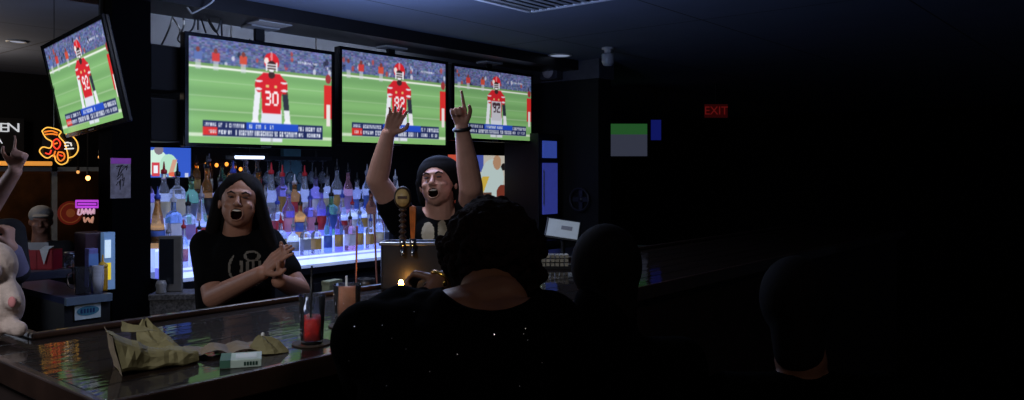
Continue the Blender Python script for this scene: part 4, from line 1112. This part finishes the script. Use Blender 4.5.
# ---- seated patrons further right, dark silhouettes
def patron(x, yhead, D, label, hairc, dress, lean=0., yaw=0., sc_=1., collar=False):
    org = P(x, 400, D); org.z = 0
    t = thing('person', label, 'person', org)
    hc = P(x, yhead, D+.08); hc, HR = head_frame(hc, PI+yaw, 0, 0)
    neck = hc+Vector((0,0,-.13))-FWD*.04; mid = neck-Vector((0,0,.09))-FWD*.02; sl = mid-RGT*.18*sc_; sr = mid+RGT*.18*sc_; chest = mid-Vector((0,0,.14)); pel = Vector((org.x,org.y,.80))
    b = MB(); add_head(b, hc, HR, .95, .1); b.capsule(hc-Vector((0,0,.05)), neck, .058, .062); torso(b, pel, chest, neck, sl, sr, 1.0)
    el = sl-Vector((0,0,.24))+FWD*.1-RGT*.06; wl = el+FWD*.22+RGT*.08+Vector((0,0,.04)); er = sr-Vector((0,0,.24))+FWD*.1+RGT*.06; wr = er+FWD*.22-RGT*.08+Vector((0,0,.04))
    for a, e, w_, sd in ((sl,el,wl,1),(sr,er,wr,-1)):
        b.capsule(a, e, .056, .044); b.capsule(e, w_, .042, .027); add_hand(b, w_, FWD, -UP, .95, (.3,.3,.3,.3), .3, sd, .08)
    for s in (-1, 1):
        hip = pel+RGT*s*.1; kn = hip+FWD*.34; an = kn-Vector((0,0,.42)); b.capsule(hip, kn, .09, .062); b.capsule(kn, an, .06, .042); b.capsule(an, an+FWD*.12-Vector((0,0,.03)), .036, .03)
    finish(b, .010, org, 'body', M_skin3, t, 3)
    c = MB(); torso(c, pel, chest, neck-Vector((0,0,.02)), sl, sr, 1.12)
    for a, e, w_ in ((sl,el,wl),(sr,er,wr)): c.capsule(a, e, .072, .058); c.capsule(e, e.lerp(w_,.8), .056, .042)
    for s in (-1, 1):
        hip = pel+RGT*s*.1; kn = hip+FWD*.34; an = kn-Vector((0,0,.38)); c.capsule(hip, kn, .1, .074); c.capsule(kn, an, .07, .055)
    if collar: c.capsule(neck-Vector((0,0,.03)), neck+Vector((0,0,.05)), .082, .080)
    finish(c, .012, org, 'jacket', dress, t)
    h = MB(); h.ell(hc+HR@Vector((0,.02,.02)), (.088,.100,.105), HR); h.capsule(hc+HR@Vector((0,.05,0)), hc+HR@Vector((0,.055,-.10)), .07, .06)
    finish(h, .009, org, 'hair', hairc, t, 3)
    stool(pel, 'black round bar stool under the '+label.split(' at ')[0], .64)
M_dark = mat('black_jacket_cloth', (4,4,5), .98, spec=.03); M_dh = mat('black_hair')
patron(603, 272, 1.95, 'dark-clothed patron at the bar, beside the sequinned woman', M_dh, M_dark, yaw=.3, collar=True)
patron(795, 305, 1.9, 'black-haired patron at the right end of the bar, almost in darkness', M_dh, M_dark, yaw=-.2)

# ---- right side: till, basket, glasses
t = thing('service_counter', 'black service counter holding the till screen, beyond the bar', 'counter', (3.6,2.55,0))
MB().box((-.25,0,0),(1.3,.65,1.02)).build('body', M_black, t); MB().box((-.27,-.02,1.02),(1.32,.67,1.05)).build('worktop', mat('black_worktop'), t)
Dp = 4.35
q = P(563,229,Dp); q0 = Vector((q.x,q.y,1.05))
t = thing('till_screen', 'tilted white till screen on a stand, right of the seated woman', 'monitor', q0, A-PI/2-.05)
Rm = Matrix.Translation((0,0,q.z-1.05)) @ Matrix.Rotation(-.55,4,'X') @ Matrix.Rotation(.16,4,'Y')
MB().box((-.095,0,-.062),(.095,.02,.062), M=Rm).build('casing', M_blackp, t, bevel=.004)
MB().box((-.085,-.003,-.052),(.085,0,.052), M=Rm).build('screen', mat('till_screen_glow', (120,126,130), .3, emit=(122,130,134), power=.55), t)
MB().box((-.01,-.005,-.005),(.05,-.0031,.018), M=Rm).build('screen_window', mat('till_window', (70,74,80), .3, emit=(70,72,80), power=.7), t)
MB().tube([(0,.03,0),(0,.03,(q.z-1.05)*.9)], .012).build('stand', M_black, t); MB().lathe([(.07,0),(.07,.012),(.001,.014)], 20).build('base', M_black, t)
t = thing('snack_basket', 'pale patterned basket beneath the till screen', 'basket', (P(553,266,3.5).x,P(553,266,3.5).y,BZ+.0125), A-PI/2)
pb_ = MB()
for k in range(7):
    for j in range(3): pb_.box((-.07+k*.02,-.03,j*.018),(-.055+k*.02,.03,j*.018+.013), M=Matrix.Rotation(.02*((k*3+j) % 3-1),4,'Z'))
pb_.build('card_stack', mat('pale_cards', (170,164,146), .7, vary=.3, scale=60), t)
MB().box((-.08,-.04,-.012),(.09,.04,0)).build('tray', M_black, t)
for x, y, h, lab in ((540,297,.085,'taller'),(529,298,.05,'shorter')):
    p = PZ(x,y,BZ); t = thing('shaker_bottle', '%s clear shaker bottle on the bar right of the seated woman' % lab, 'bottle', p)
    MB().lathe([(.001,0),(.018,0),(.019,.004),(.019,h*.55),(.011,h*.75),(.010,h*.9),(.001,h*.9)], 18, cap=False).build('glass_body', mat('clear_glass'), t, True)
    MB().lathe([(.0115,h*.86),(.0125,h),(.001,h+.003)], 16).build('cap', M_steel, t, True)
# fan ring on the partition
q = P(567,200,7.0); t = thing('wall_fan', 'small dark round fan on the black partition', 'fan', (5.895,q.y-.02,q.z))
MB().tube([(-.06,.10*math.cos(2*PI*k/28),.10*math.sin(2*PI*k/28)) for k in range(28)], .010, 8, closed=True).build('guard_ring', mat('dark_grey_plastic', (44,44,48), .4), t, True)
MB().lathe([(.02,0),(.028,.02),(.02,.05)], 16, M=Matrix.Rotation(-PI/2,4,'Y')).build('hub', mat('dark_grey_plastic'), t, True)
bl = MB()
for k in range(4): bl.box((-.04,.0,-.02),(-.036,.09,.02), M=Matrix.Rotation(k*PI/2,4,'X'))
bl.build('blade', mat('dark_grey_plastic'), t)
# exit sign
q = P(716,111,9.0); t = thing('exit_sign', 'dim red exit sign far at right', 'exit sign', (q.x,q.y,q.z), A-PI/2)
MB().box((-.14,0,-.085),(.14,.04,.085)).build('housing', M_black, t)
MB().box((-.13,-.004,-.075),(.13,0,.075)).build('face', mat('exit_face', (60,8,8), .4, emit=(50,5,6), power=.5), t)
me = text_mesh('EXIT', .13, .001); o = link('lettering', me, mat('exit_letters', (120,20,18), .4, emit=(90,16,15), power=.8), t); o.rotation_euler = (PI/2,0,0); o.location = (0,-.006,0)
MB().tube([(0,.02,.085),(0,.02,CEIL-q.z)], .01).build('stem', M_black, t)
# blue glow panel next to the far television
q = P(656,130,9.5); t = thing('wall_light', 'dim blue glowing light panel right of the far television', 'light', (q.x,q.y,q.z), A-PI/2)
MB().box((-.07,0,-.13),(.07,.04,.13)).build('housing', M_black, t); MB().box((-.06,-.004,-.12),(.06,0,.12)).build('diffuser', mat('blue_diffuser', (20,26,90), emit=(20,28,110), power=.6), t)
MB().tube([(0,.02,.13),(0,.02,CEIL-q.z)], .01).build('stem', M_black, t)

# ------------------------------------------------------------------ left side
# under-counter unit with bright edge and sticker
t = thing('server_counter', 'dark counter unit with pale metal edge and oval sticker, left of the column', 'counter', (1.15,4.02,0)); INV = Matrix.Translation((-1.15,-4.02,0))
zc = PV(80,297,4.02).z
u0 = PV(66,300,4.02).x; u1 = PV(112,300,4.02).x
MB().box((u0,4.04,0),(u1,4.75,zc-.03)).build('cabinet', M_black, t, inv=INV)
MB().box((u0,4.04,zc-.03),(u1,4.80,zc)).build('worktop', mat('navy_worktop', (40,46,74), .3), t, inv=INV)
MB().box((u0,4.015,zc-.035),(u1,4.04,zc+.001)).build('metal_edge', mat('pale_metal_edge', (130,150,170), .3, metal=.5), t, inv=INV)
a = PV(75,304,4.03); b = PV(101,317,4.03)
st_ = MB().box((a.x,4.032,b.z),(b.x,4.0395,a.z)).build('sticker', mat('white_sticker', (190,205,205), .5), t, inv=INV)
mx_, mz_ = (a.x+b.x)/2, (a.z+b.z)/2
MB().lathe([(.001,0),(.05,0),(.05,.002),(.001,.002)], 30, M=Matrix.Translation((mx_,4.032,mz_)) @ Matrix.Rotation(PI/2,4,'X') @ Matrix.Diagonal((1.02,.45,1,1))).build('oval_print', mat('teal_print', (64,120,140), .5), st_, inv=INV)
lt = MB()
for k in range(5): lt.box((mx_-.034+k*.014,4.0285,mz_-.010),(mx_-.026+k*.014,4.0297,mz_+.010))
lt.build('print_letters', mat('navy_print', (24,44,90), .5), st_, inv=INV)
# drinks machine with lit side
q = PV(108,262,4.16)
a = PV(83,233,4.22); b = PV(112,292,4.22)
t = thing('drink_dispenser', 'tall drinks machine with bright lit front and yellow picture, beside the column', 'drink machine', (a.x,4.16,zc)); o_ = Vector((a.x,4.16,zc))
MB().box((0,.04,0),(b.x-a.x-.03,.17,a.z-zc)).build('housing', mat('dark_red_housing', (60,34,44), .5), t, bevel=.006)
cq = PV(104,234,4.16).x-a.x; ce = PV(115,234,4.16).x-a.x
MB().box((cq,-.0,.0),(ce,.038,a.z-zc)).build('lit_front', mat('lit_front', (120,150,190), .3, emit=(82,112,150), power=.6), t)
f_ = PV(106,252,4.15)
MB().box((PV(105.5,1,4.15).x-a.x,-.004,PV(1,287,4.15).z-zc if False else PV(108,280,4.15).z-zc),(PV(111.5,1,4.15).x-a.x,-.0005,PV(108,263,4.15).z-zc)).build('yellow_picture', mat('yellow_lit_picture', (220,200,40), emit=(214,190,48), power=.8), t)
MB().box((PV(105.5,1,4.15).x-a.x,-.004,PV(108,258,4.15).z-zc),(PV(111.5,1,4.15).x-a.x,-.0005,PV(108,240,4.15).z-zc)).build('white_picture', mat('white_lit_picture', (220,230,240), emit=(190,215,230), power=.8), t)
# lilac sign card, box, pitcher, cups on the counter
def counter_pt(x, y): return PZ(x, y, zc)
p = counter_pt(88,291); t = thing('drink_carton', 'lilac and blue carton standing on the server counter', 'carton', (p.x,4.13,zc))
MB().box((-.02,0,0),(.025,.05,.215)).build('carton', mat('lilac_card', (124,120,190), .5, vary=.3), t, bevel=.003); MB().box((-.02,-.001,.13),(.025,.0,.19)).build('printed_panel', mat('blue_print_panel', (110,150,210), .5), t)
p = PV(83,292,4.10); t = thing('water_pitcher', 'clear ribbed pitcher on the server counter', 'pitcher', (p.x,4.10,zc+.0005))
MB().lathe([(.001,0),(.035,0),(.036,.005),(.042,.135),(.040,.135),(.034,.008),(.001,.008)], 20, cap=False).build('body', mat('clear_tumbler'), t, True)
MB().tube(spline([(-.040,0,.11),(-.07,0,.10),(-.068,0,.05),(-.038,0,.03)], 6), .005).build('handle', mat('clear_tumbler'), t, True)
p = PV(98,292,4.085)
for k in range(4):
    c = thing('plastic_cup', 'white paper cup, %s from bottom of the stack beside the pitcher' % ORD[k], 'cup', (p.x,4.085,zc+.0005+k*.018), 0, 'stacked white cups')
    MB().lathe([(.001,.0),(.021,0),(.0275,.08),(.026,.08),(.0195,.004),(.001,.004)], 18, cap=False).build('cup', mat('white_cup', (170,172,180), .6), c, True)
p = PV(100,285,4.3); t = thing('mustard_bottle', 'mustard yellow squeeze bottle behind the white cups', 'bottle', (p.x-.005,4.16-.02+.0,zc+.0005))
t.location = (PV(99,285,4.135).x+.02,4.14,zc+.0005)
MB().lathe([(.001,0),(.022,0),(.023,.01),(.023,.11),(.018,.13),(.006,.145),(.003,.18),(.001,.18)], 16, cap=False).build('bottle_body', mat('mustard_plastic', (200,150,40), .4), t, True)
MB().lathe([(.0235,.118),(.0235,.13),(.007,.146)], 16).build('cap', mat('mustard_cap', (220,176,60), .4), t, True)
# far counter with red caddy
t = thing('dining_counter', 'grey-topped high counter holding the red caddy at far left', 'counter', (1.2,5.0,0)); INV = Matrix.Translation((-1.2,-5.0,0))
cz = 1.0; ua = -1.2; ub = PV(72,270,5.0).x
MB().box((ua,5.0,cz-.05),(ub,5.6,cz)).build('tabletop', mat('grey_stone_top', (76,76,84), .5), t, bevel=.004, inv=INV)
for uu in (ua+.05, PV(32,290,5.05).x, ub-.08): MB().box((uu,5.05,0),(uu+.05,5.1,cz-.05)).build('leg', M_black, t, inv=INV)
MB().box((PV(15,290,5.4).x,5.35,.1),(ub-.1,5.37,cz-.06)).build('modesty_panel', mat('blue_grey_panel', (70,84,120), .6), t, inv=INV)
q = PV(43,268,5.12); 
t = thing('napkin_caddy', 'red caddy with napkins and a menu on the high counter', 'caddy', (q.x,5.12,cz), A-PI/2)
c_ = MB(); c_.prism([(-.085,-.05),(.085,-.05),(.075,.05),(-.075,.05)], 0, .006)
for a_, b_ in (((-.085,-.05,0),(.085,-.044,.115)),((-.08,.044,0),(.08,.05,.115)),((-.085,-.05,0),(-.079,.05,.115)),((.079,-.05,0),(.085,.05,.115)),((-.01,-.05,0),(-.004,.05,.115))): c_.box(a_, b_)
c_.build('bin', mat('red_caddy_plastic', (150,24,34), .45), t)
MB().prism([(-.10,0),(.03,0),(.03,.004),(-.10,.004)], .02, .155).build('menu', mat('white_menu_card', (150,150,150), .7), t)
MB().add([(.012,-.055,.12),(.066,-.055,.12),(.039,-.058,.03),(.012,0,.135),(.066,0,.135)], [(0,2,1),(0,1,4,3)]).build('napkin', mat('white_napkin'), t)
q = PV(68,268,5.15); t = thing('condiment_jar', 'small clear jar beside the red caddy', 'jar', (q.x-.01,5.1,cz))
MB().lathe([(.001,0),(.028,0),(.03,.004),(.03,.075),(.001,.078)], 16, cap=False).build('glass', mat('clear_glass'), t, True); MB().lathe([(.031,.072),(.031,.09),(.001,.092)], 16).build('lid', M_steel, t, True)

# wall board with EN lettering, amber tube
q = PV(10,140,FV-.2)
bx0 = PV(-90,140,FV-.2).x; bx1 = PV(24,140,FV-.2).x
zt1 = PV(10,118,FV-.2).z; zb1 = PV(10,153,FV-.2).z
t = thing('sign_board', 'black sign board with white letters EN above the windows', 'sign', ((bx0+bx1)/2,FV-.2,(zt1+zb1)/2))
MB().box((-(bx1-bx0)/2,0,-(zt1-zb1)/2),((bx1-bx0)/2,.19,(zt1-zb1)/2)).build('board', M_black, t)
M_let = mat('white_sign_letters', (210,212,215), .5, emit=(190,194,200), power=.9)
for ch, x, y, s in (('E',3.5,128,.125),('N',13.5,128,.125),('A',-1,141,.075)):
    l_ = PV(x,y,FV-.21); o = link('letter', text_mesh(ch, s*1.0, .004), M_let, t); o.rotation_euler = (PI/2,0,0); o.location = (l_.x-(bx0+bx1)/2,-.008,l_.z-(zt1+zb1)/2); o.scale = (1.3,1,1)
a = PV(-60,163,FV-.25); b = PV(53,161.5,FV-.25)
t = thing('tube_light', 'long amber tube light under the sign board', 'light', (a.x,FV-.25,a.z))
MB().box((0,0,-.02),(b.x-a.x,.249,.02+0)).build('housing', M_black, t); MB().tube([(.02,-.018,0),(b.x-a.x-.02,-.018,0)], .022, 10).build('tube', mat('amber_tube', (255,170,60), emit=(224,146,62), power=.9), t, True)

# neon sign: looping yellow outline with orange-red inner loops
Dn = 4.35; nq = P(60,145,Dn)
t = thing('neon_sign', 'glowing yellow and red neon sign hanging left below the tilted television', 'neon sign', nq, A-PI/2)
def nl(x, y, d=0): r = P(x,y,Dn)-nq; return Vector((r.dot(RGT), d, r.z))
M_ny = mat('yellow_neon', (255,200,80), emit=(250,186,76), power=1.15); M_nr = mat('red_neon', (255,60,40), emit=(240,60,40), power=1.2); M_no = mat('orange_neon', (255,140,40), emit=(240,128,40), power=1.0); M_nw = mat('white_neon', (255,255,255), emit=(225,222,214), power=1.0)
S = 3.2
yz = lambda L: [nl(x,y) for x, y in L]
out1 = [(42,131),(47,127.5),(56,129),(61,132),(59,136),(64,142),(66,147),(68,156),(67,162),(61,164.5),(56,161),(54,155),(48,158),(43,156),(39.5,151),(43,147),(50,148),(52,142),(46,138)]
MB().tube(spline(yz(out1+[out1[0]]), 5), .0032, 8).build('outline_tube', M_ny, t, True)
MB().tube(spline(yz([(66,134),(72,136),(77,142),(78,150),(74,156),(68,158)]), 6), .0035, 8).build('arc_tube', M_ny, t, True)
for L, m_ in (([(45,132),(52,131),(58,133)],M_no),([(46,134.5),(53,134),(58,135)],M_no),([(54,141),(58,139),(61,144),(58,149),(54,146),(54,141)],M_nr),([(52,150),(50,154),(46,153)],M_nr),([(59,152),(64,153),(65,158),(61,161),(58,157),(59,152)],M_no),([(60,155),(63,156)],M_nr),([(55,144),(58,143)],M_no),([(56,151),(54,157)],M_no)):
    MB().tube(spline([q_+Vector((0,-.006,0)) for q_ in yz(L)], 5), .0038, 8).build('inner_tube', m_, t, True)
for L in ([(65,143),(68,142.5),(70,143)],[(65,146),(69,145.5)],[(71,142.5),(72,146)],[(65,149),(74,148.5)]):
    MB().tube(spline([q_+Vector((0,-.004,0)) for q_ in yz(L)], 4), .0034, 8).build('lettering_tube', M_nw, t, True)
MB().prism([(nl(x,y).x, -nl(x,y).z) for x, y in ((42,130),(56,128),(62,133),(78,142),(78,152),(66,164),(56,162),(42,156),(40,150))], .012, .016, M=Matrix.Rotation(-PI/2,4,'X') @ Matrix.Identity(4)).build('backing', mat('smoked_acrylic', (22,16,12), .3), t)
MB().tube([nl(53,129,.01), nl(53,129,.01)+Vector((0,0,CEIL-(nl(53,129).z+nq.z)))], .002, 6).build('hanging_wire', M_blackp, t)
# purple open-type window neon and red round sign hung at the windows
Dq = 7.6; nq2 = P(87,207,Dq)
t = thing('neon_sign', 'small purple bar neon sign with white script hanging in the window', 'neon sign', nq2, A-PI/2)
def n2(x, y, d=0): r = P(x,y,Dq)-nq2; return Vector((r.dot(RGT), d, r.z))
a = n2(76,201); b = n2(98,207); M_np = mat('purple_neon', (200,60,230), emit=(176,66,205), power=.9)
MB().tube([a, n2(98,201), b, n2(76,207)], .012, 6, closed=True).build('frame_tube', M_np, t, True)
MB().tube([n2(78,204), n2(96,204)], .010, 6).build('bar_tube', M_np, t, True)
MB().tube(spline([n2(x,y) for x, y in ((79,209),(78,214),(81,214),(82,209),(84,214),(86,209),(88,214),(90,209),(91,214),(94,209),(94,214))], 4), .009, 6).build('script_tube', mat('pale_pink_neon', (240,200,220), emit=(190,150,170), power=.8), t, True)
MB().tube(spline([n2(x,y) for x, y in ((84,217),(85,222),(88,218),(90,222),(93,217),(92,223))], 4), .009, 6).build('script_tube', mat('peach_neon', (240,180,150), emit=(180,130,110), power=.7), t, True)
MB().tube([n2(87,201), n2(87,201)+Vector((0,0,CEIL-P(87,201,Dq).z))], .003, 6).build('hanging_wire', M_blackp, t)
nq3 = PV(70,213,FV-.05)
t = thing('round_sign', 'round dark red sign on the window left of the purple neon', 'sign', nq3)
MB().lathe([(.001,0),(.125,0),(.125,.015),(.001,.015)], 36, M=Matrix.Rotation(PI/2,4,'X')).build('disc', mat('dull_red_sign', (130,40,30), .6, emit=(100,30,20), power=.35), t)
MB().tube([(.10*math.cos(2*PI*k/30),-.018,.10*math.sin(2*PI*k/30)) for k in range(30)], .006, 6, closed=True).build('ring', mat('dull_orange_ring', (170,90,40), emit=(120,62,34), power=.4), t)
MB().lathe([(.001,0),(.045,0),(.001,.004)], 20, M=Matrix.Translation((0,-.016,0)) @ Matrix.Rotation(PI/2,4,'X')).build('emblem', mat('dull_orange_ring'), t)
# pendant bulbs
for x, y, D, r, pw, lab in ((88,178,6.8,.018,6.,'bright warm pendant bulb right of the neon sign'),(100,157,6.2,.014,2.,'tiny warm pendant bulb high beside the poster'),(101,172,7.4,.014,1.2,'faint warm pendant bulb beside the poster, lower one'),(78,172,7.6,.014,1.2,'faint warm pendant bulb just under the neon sign')):
    q = P(x,y,D); t = thing('pendant_light', lab, 'light', q, 0, 'pendant bulbs by the windows')
    MB().ell((0,0,0), (r,r,r*1.2), n=16, m=12).build('bulb', mat('warm_bulb_%d' % int(pw*10), (255,190,110), emit=(255,176,96), power=pw*.8), t, True)
    MB().lathe([(.012,r),(.014,r+.01),(.012,r+.04),(.001,r+.045)], 12).build('socket', M_black, t, True)
    MB().tube([(0,0,r+.04),(0,0,CEIL-q.z)], .0025, 6).build('cord', M_black, t)
# poster on the column
a = PV(111,158,4.19); b = PV(131,198,4.19)
t = thing('poster', 'grey poster with a purple top edge and scribbled drawing, on the column', 'poster', ((a.x+b.x)/2,4.196,(a.z+b.z)/2)); w_ = (b.x-a.x)/2; h_ = (a.z-b.z)/2
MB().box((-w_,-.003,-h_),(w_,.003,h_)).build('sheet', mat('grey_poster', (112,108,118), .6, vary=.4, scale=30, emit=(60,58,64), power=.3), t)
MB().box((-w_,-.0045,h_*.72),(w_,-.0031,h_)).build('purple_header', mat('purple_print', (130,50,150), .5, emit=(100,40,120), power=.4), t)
rr = random.Random(2)
pm = MB()
for k in range(9):
    x0 = rr.uniform(-.8,.2)*w_; z0 = rr.uniform(-.5,.6)*h_; pts = [(x0,-.0045,z0),(x0+rr.uniform(.2,.7)*w_,-.0045,z0+rr.uniform(.05,.3)*h_),(x0+rr.uniform(.0,.6)*w_,-.0045,z0+rr.uniform(-.3,.1)*h_)]
    pm.tube(pts, .0022, 5)
pm.build('drawing', mat('black_ink', (20,18,22), .6), t)

# person in a cap far at left, seated
def far_person():
    D = 6.2; org = P(42,260,D); org.z = 0
    t = thing('person', 'seated person in a pale cap and dark top behind the red caddy', 'person', org)
    hc = P(41,222,D); hc, HR = head_frame(hc, .5, -.05, 0)
    b = MB(); add_head(b, hc, HR, 1.0, .2); neck = hc-Vector((0,0,.14)); mid = neck-Vector((0,0,.07)); sl = mid-RGT*.19; sr = mid+RGT*.19; chest = mid-Vector((0,0,.14)); pel = Vector((org.x,org.y,.62))
    b.capsule(hc-Vector((0,0,.05)), neck, .06, .065); torso(b, pel, chest, neck, sl, sr)
    for s, a in ((-1,sl),(1,sr)):
        e = a-Vector((0,0,.26))-FWD*.08+RGT*s*.05; w_ = e-FWD*.22-RGT*s*.06+Vector((0,0,.08)); b.capsule(a, e, .058, .045); b.capsule(e, w_, .043, .028); add_hand(b, w_, -FWD, -UP, 1, (.4,)*4, .3, s, .08)
        hip = pel+RGT*s*.1; kn = hip-FWD*.36; an = kn-Vector((0,0,.46)); b.capsule(hip, kn, .09, .062); b.capsule(kn, an, .06, .042); b.capsule(an, an-FWD*.12-Vector((0,0,.04)), .036, .03)
    finish(b, .009, org, 'body', skin('far_skin', (150,106,88)), t, 3)
    c = MB(); torso(c, pel, chest, neck-Vector((0,0,.02)), sl, sr, 1.1)
    for s, a in ((-1,sl),(1,sr)):
        e = a-Vector((0,0,.26))-FWD*.08+RGT*s*.05; w_ = e-FWD*.22-RGT*s*.06+Vector((0,0,.08)); c.capsule(a, e, .074, .058); c.capsule(e, e.lerp(w_,.8), .056, .04)
        hip = pel+RGT*s*.1; kn = hip-FWD*.36; an = kn-Vector((0,0,.42)); c.capsule(hip, kn, .1, .074); c.capsule(kn, an, .07, .055)
    finish(c, .012, org, 'dark_top', mat('charcoal_cloth', (28,28,32), .9), t)
    k = MB(); k.ell(hc+HR@Vector((0,.012,.055)), (.086,.102,.075), HR); k.ell(hc+HR@Vector((0,-.10,.055)), (.06,.06,.010), HR)
    finish(k, .007, org, 'cap', mat('pale_grey_cap', (150,148,146), .9), t, 2)
    tt = thing('dining_chair', 'dark wooden chair under the person in the pale cap', 'chair', (org.x,org.y,0), A-PI/2)
    MB().box((-.21,-.21,.46),(.21,.21,.50)).build('seat', M_black, tt, bevel=.01)
    for sx in (-1, 1):
        for sy in (-1, 1): MB().tube([(sx*.18,sy*.18,.46),(sx*.2,sy*.2,0)], .018, 8).build('leg', M_black, tt, True)
    MB().box((-.2,.2,.5),(.2,.225,.92)).build('backrest', M_black, tt, bevel=.01)
far_person()
# cheering patron cut by the left frame edge
def left_person():
    D = 4.0; org = P(-22,300,D); org.z = 0
    t = thing('person', 'cheering patron in dark vest cut by the left frame edge, arm raised', 'person', org)
    hc = P(-26,190,D); hc, HR = head_frame(hc, .2, .1, 0)
    b = MB(); add_head(b, hc, HR, 1.0, .8); neck = hc-Vector((0,0,.14)); mid = neck-Vector((0,0,.07)); sl = mid-RGT*.19; sr = mid+RGT*.18; chest = mid-Vector((0,0,.15)); pel = Vector((org.x,org.y,.93))
    b.capsule(hc-Vector((0,0,.05)), neck, .06, .065); torso(b, pel, chest, neck, sl, sr)
    # arm A raised with a pointing finger: forearm enters the frame
    e = P(-14,214,D-.28); w_ = P(15,171,D-.34); a = sl.lerp(sr,.62)-FWD*.06
    b.capsule(a, e, .055, .048); b.capsule(e, w_, .046, .031); add_hand(b, w_, P(21,150,D-.34)-w_, -FWD, 1.05, (.15,1.2,1.3,1.3), .6, -1, .03)
    # arm B: fist low at the frame edge
    e2 = P(16,272,D-.1); w2 = P(10,247,D-.2); b.capsule(sr, e2, .058, .05); b.capsule(e2, w2, .046, .033); add_hand(b, w2, P(9,228,D-.2)-w2, -RGT, 1.05, (1.1,1.1,1.1,1.1), .7, 1, .02)
    legs(b, pel-Vector((0,0,.05)), RGT, -FWD, 1.0)
    bo = finish(b, .008, org, 'body', skin('patron_skin', (196,150,130)), t, 3); face_parts(bo, org, hc, HR, 1.0, .8)
    c = MB(); torso(c, pel, chest, neck-Vector((0,0,.02)), sl, sr, 1.1); c.capsule(sr, e2, .072, .064); finish(c, .011, org, 'vest', mat('charcoal_cloth'), t)
    c = MB(); c.capsule(e2, e2.lerp(w2,.75), .062, .050); finish(c, .008, org, 'sleeve', mat('lavender_sleeve', (120,114,140), .9), t)
    c = MB(); legs(c, pel-Vector((0,0,.05)), RGT, -FWD, 1.15); c.ell(pel-Vector((0,0,.04)), (.17,.14,.13)); finish(c, .014, org, 'trousers', mat('black_trousers'), t)
    h = MB(); h.ell(hc+HR@Vector((0,.03,.045)), (.086,.096,.086), HR); finish(h, .009, org, 'hair', mat('dark_brown_hair'), t, 3)
left_person()

# grey post/terminal at the left end of the back bar, granite block and pale bottle on it
a = PV(158,237,3.95)
t = thing('back_terminal', 'grey slab terminal with an ink-dark screen standing left of the clapping woman', 'terminal', tuple(P(170,292,3.95)), A-PI/2+.12)
hh = (292-236)/800*3.95
MB().box((-.055,0,0),(.055,.03,hh)).build('casing', mat('grey_casing', (96,94,92), .5), t, bevel=.005)
MB().box((-.048,-.003,.04),(.018,0,hh-.015)).build('dark_screen', mat('dark_glass_screen', (28,32,38), .15), t)
MB().lathe([(.024,0),(.026,.006),(.022,.02),(.026,.045),(.02,.062),(.001,.064)], 18, M=Matrix.Translation((-.03,-.04,0))).build('knob', mat('grey_knob', (120,118,116), .4), t, True)
pz = P(170,292,3.95)
t = thing('stone_counter', 'speckled grey stone counter block at the foot of the grey terminal', 'counter', (pz.x,pz.y,0), A-PI/2+.12)
MB().box((-.075,-.07,0),(.14,.10,pz.z-.001)).build('block', mat('speckled_granite', (78,76,76), .6, vary=.8, scale=90), t, bevel=.004)
MB().box((-.08,-.075,pz.z-.03),(.145,.105,pz.z-.0005)).build('slab', mat('speckled_granite'), t, bevel=.004)

# ------------------------------------------------------------------ unseen fill lights added for the room, then the street lamp
lamp('AREA', 'fill_bar', (2.3,2.9,2.54), 12, (.72,.78,1.), .4, look=(2.3,2.9,0))  # added fill light above the bar, no fixture modelled
lamp('SPOT', 'fill_spot_bar_end', (-.6,1.3,2.45), 115, (.90,.92,1.), .25, look=(1.5,2.35,1.15), spot=.95)  # added spot for the bag and bartender, coned to miss the patrons
lamp('AREA', 'fill_patrons', (.7,-.3,2.5), 3.0, (1.,.88,.78), .4, look=(1.2,1.2,1.0))  # added weak warm fill for the backs of the seated patrons
lamp('POINT', 'fill_bounce', (2.7,2.9,1.9), 20, (.36,.50,1.), .25)  # added blue point standing in for light bounced onto the ceiling
lamp('AREA', 'fill_ceiling_up', (2.6,3.1,2.0), 15, (.38,.52,1.), .5, look=(2.6,3.1,3))  # added one-sided light, unseen, brightening the ceiling centre
lamp('POINT', 'fill_left_ceiling', (.2,5.4,1.7), 34, (.72,.80,1.), .25)  # added cool fill that lifts the left side and its ceiling
l_ = lamp('AREA', 'fill_back_wall', (3.3,4.56,2.46), 3.0, (.66,.76,1.), .05, look=(3.3,5.0,2.40)); l_.data.shape = 'RECTANGLE'; l_.data.size = 2.2; l_.data.size_y = .03  # added unseen strip brightening the grey band above the televisions
lamp('POINT', 'fill_windows', (1.9,7.4,2.2), 16, (1.,.80,.60), .1)  # added warm fill bringing up the window frames
lamp('SPOT', 'street_lamp', (2,FV+2.5,3.2), 160, (1.,.6,.3), .2, look=(2,FV+5,1.2), spot=2.4)
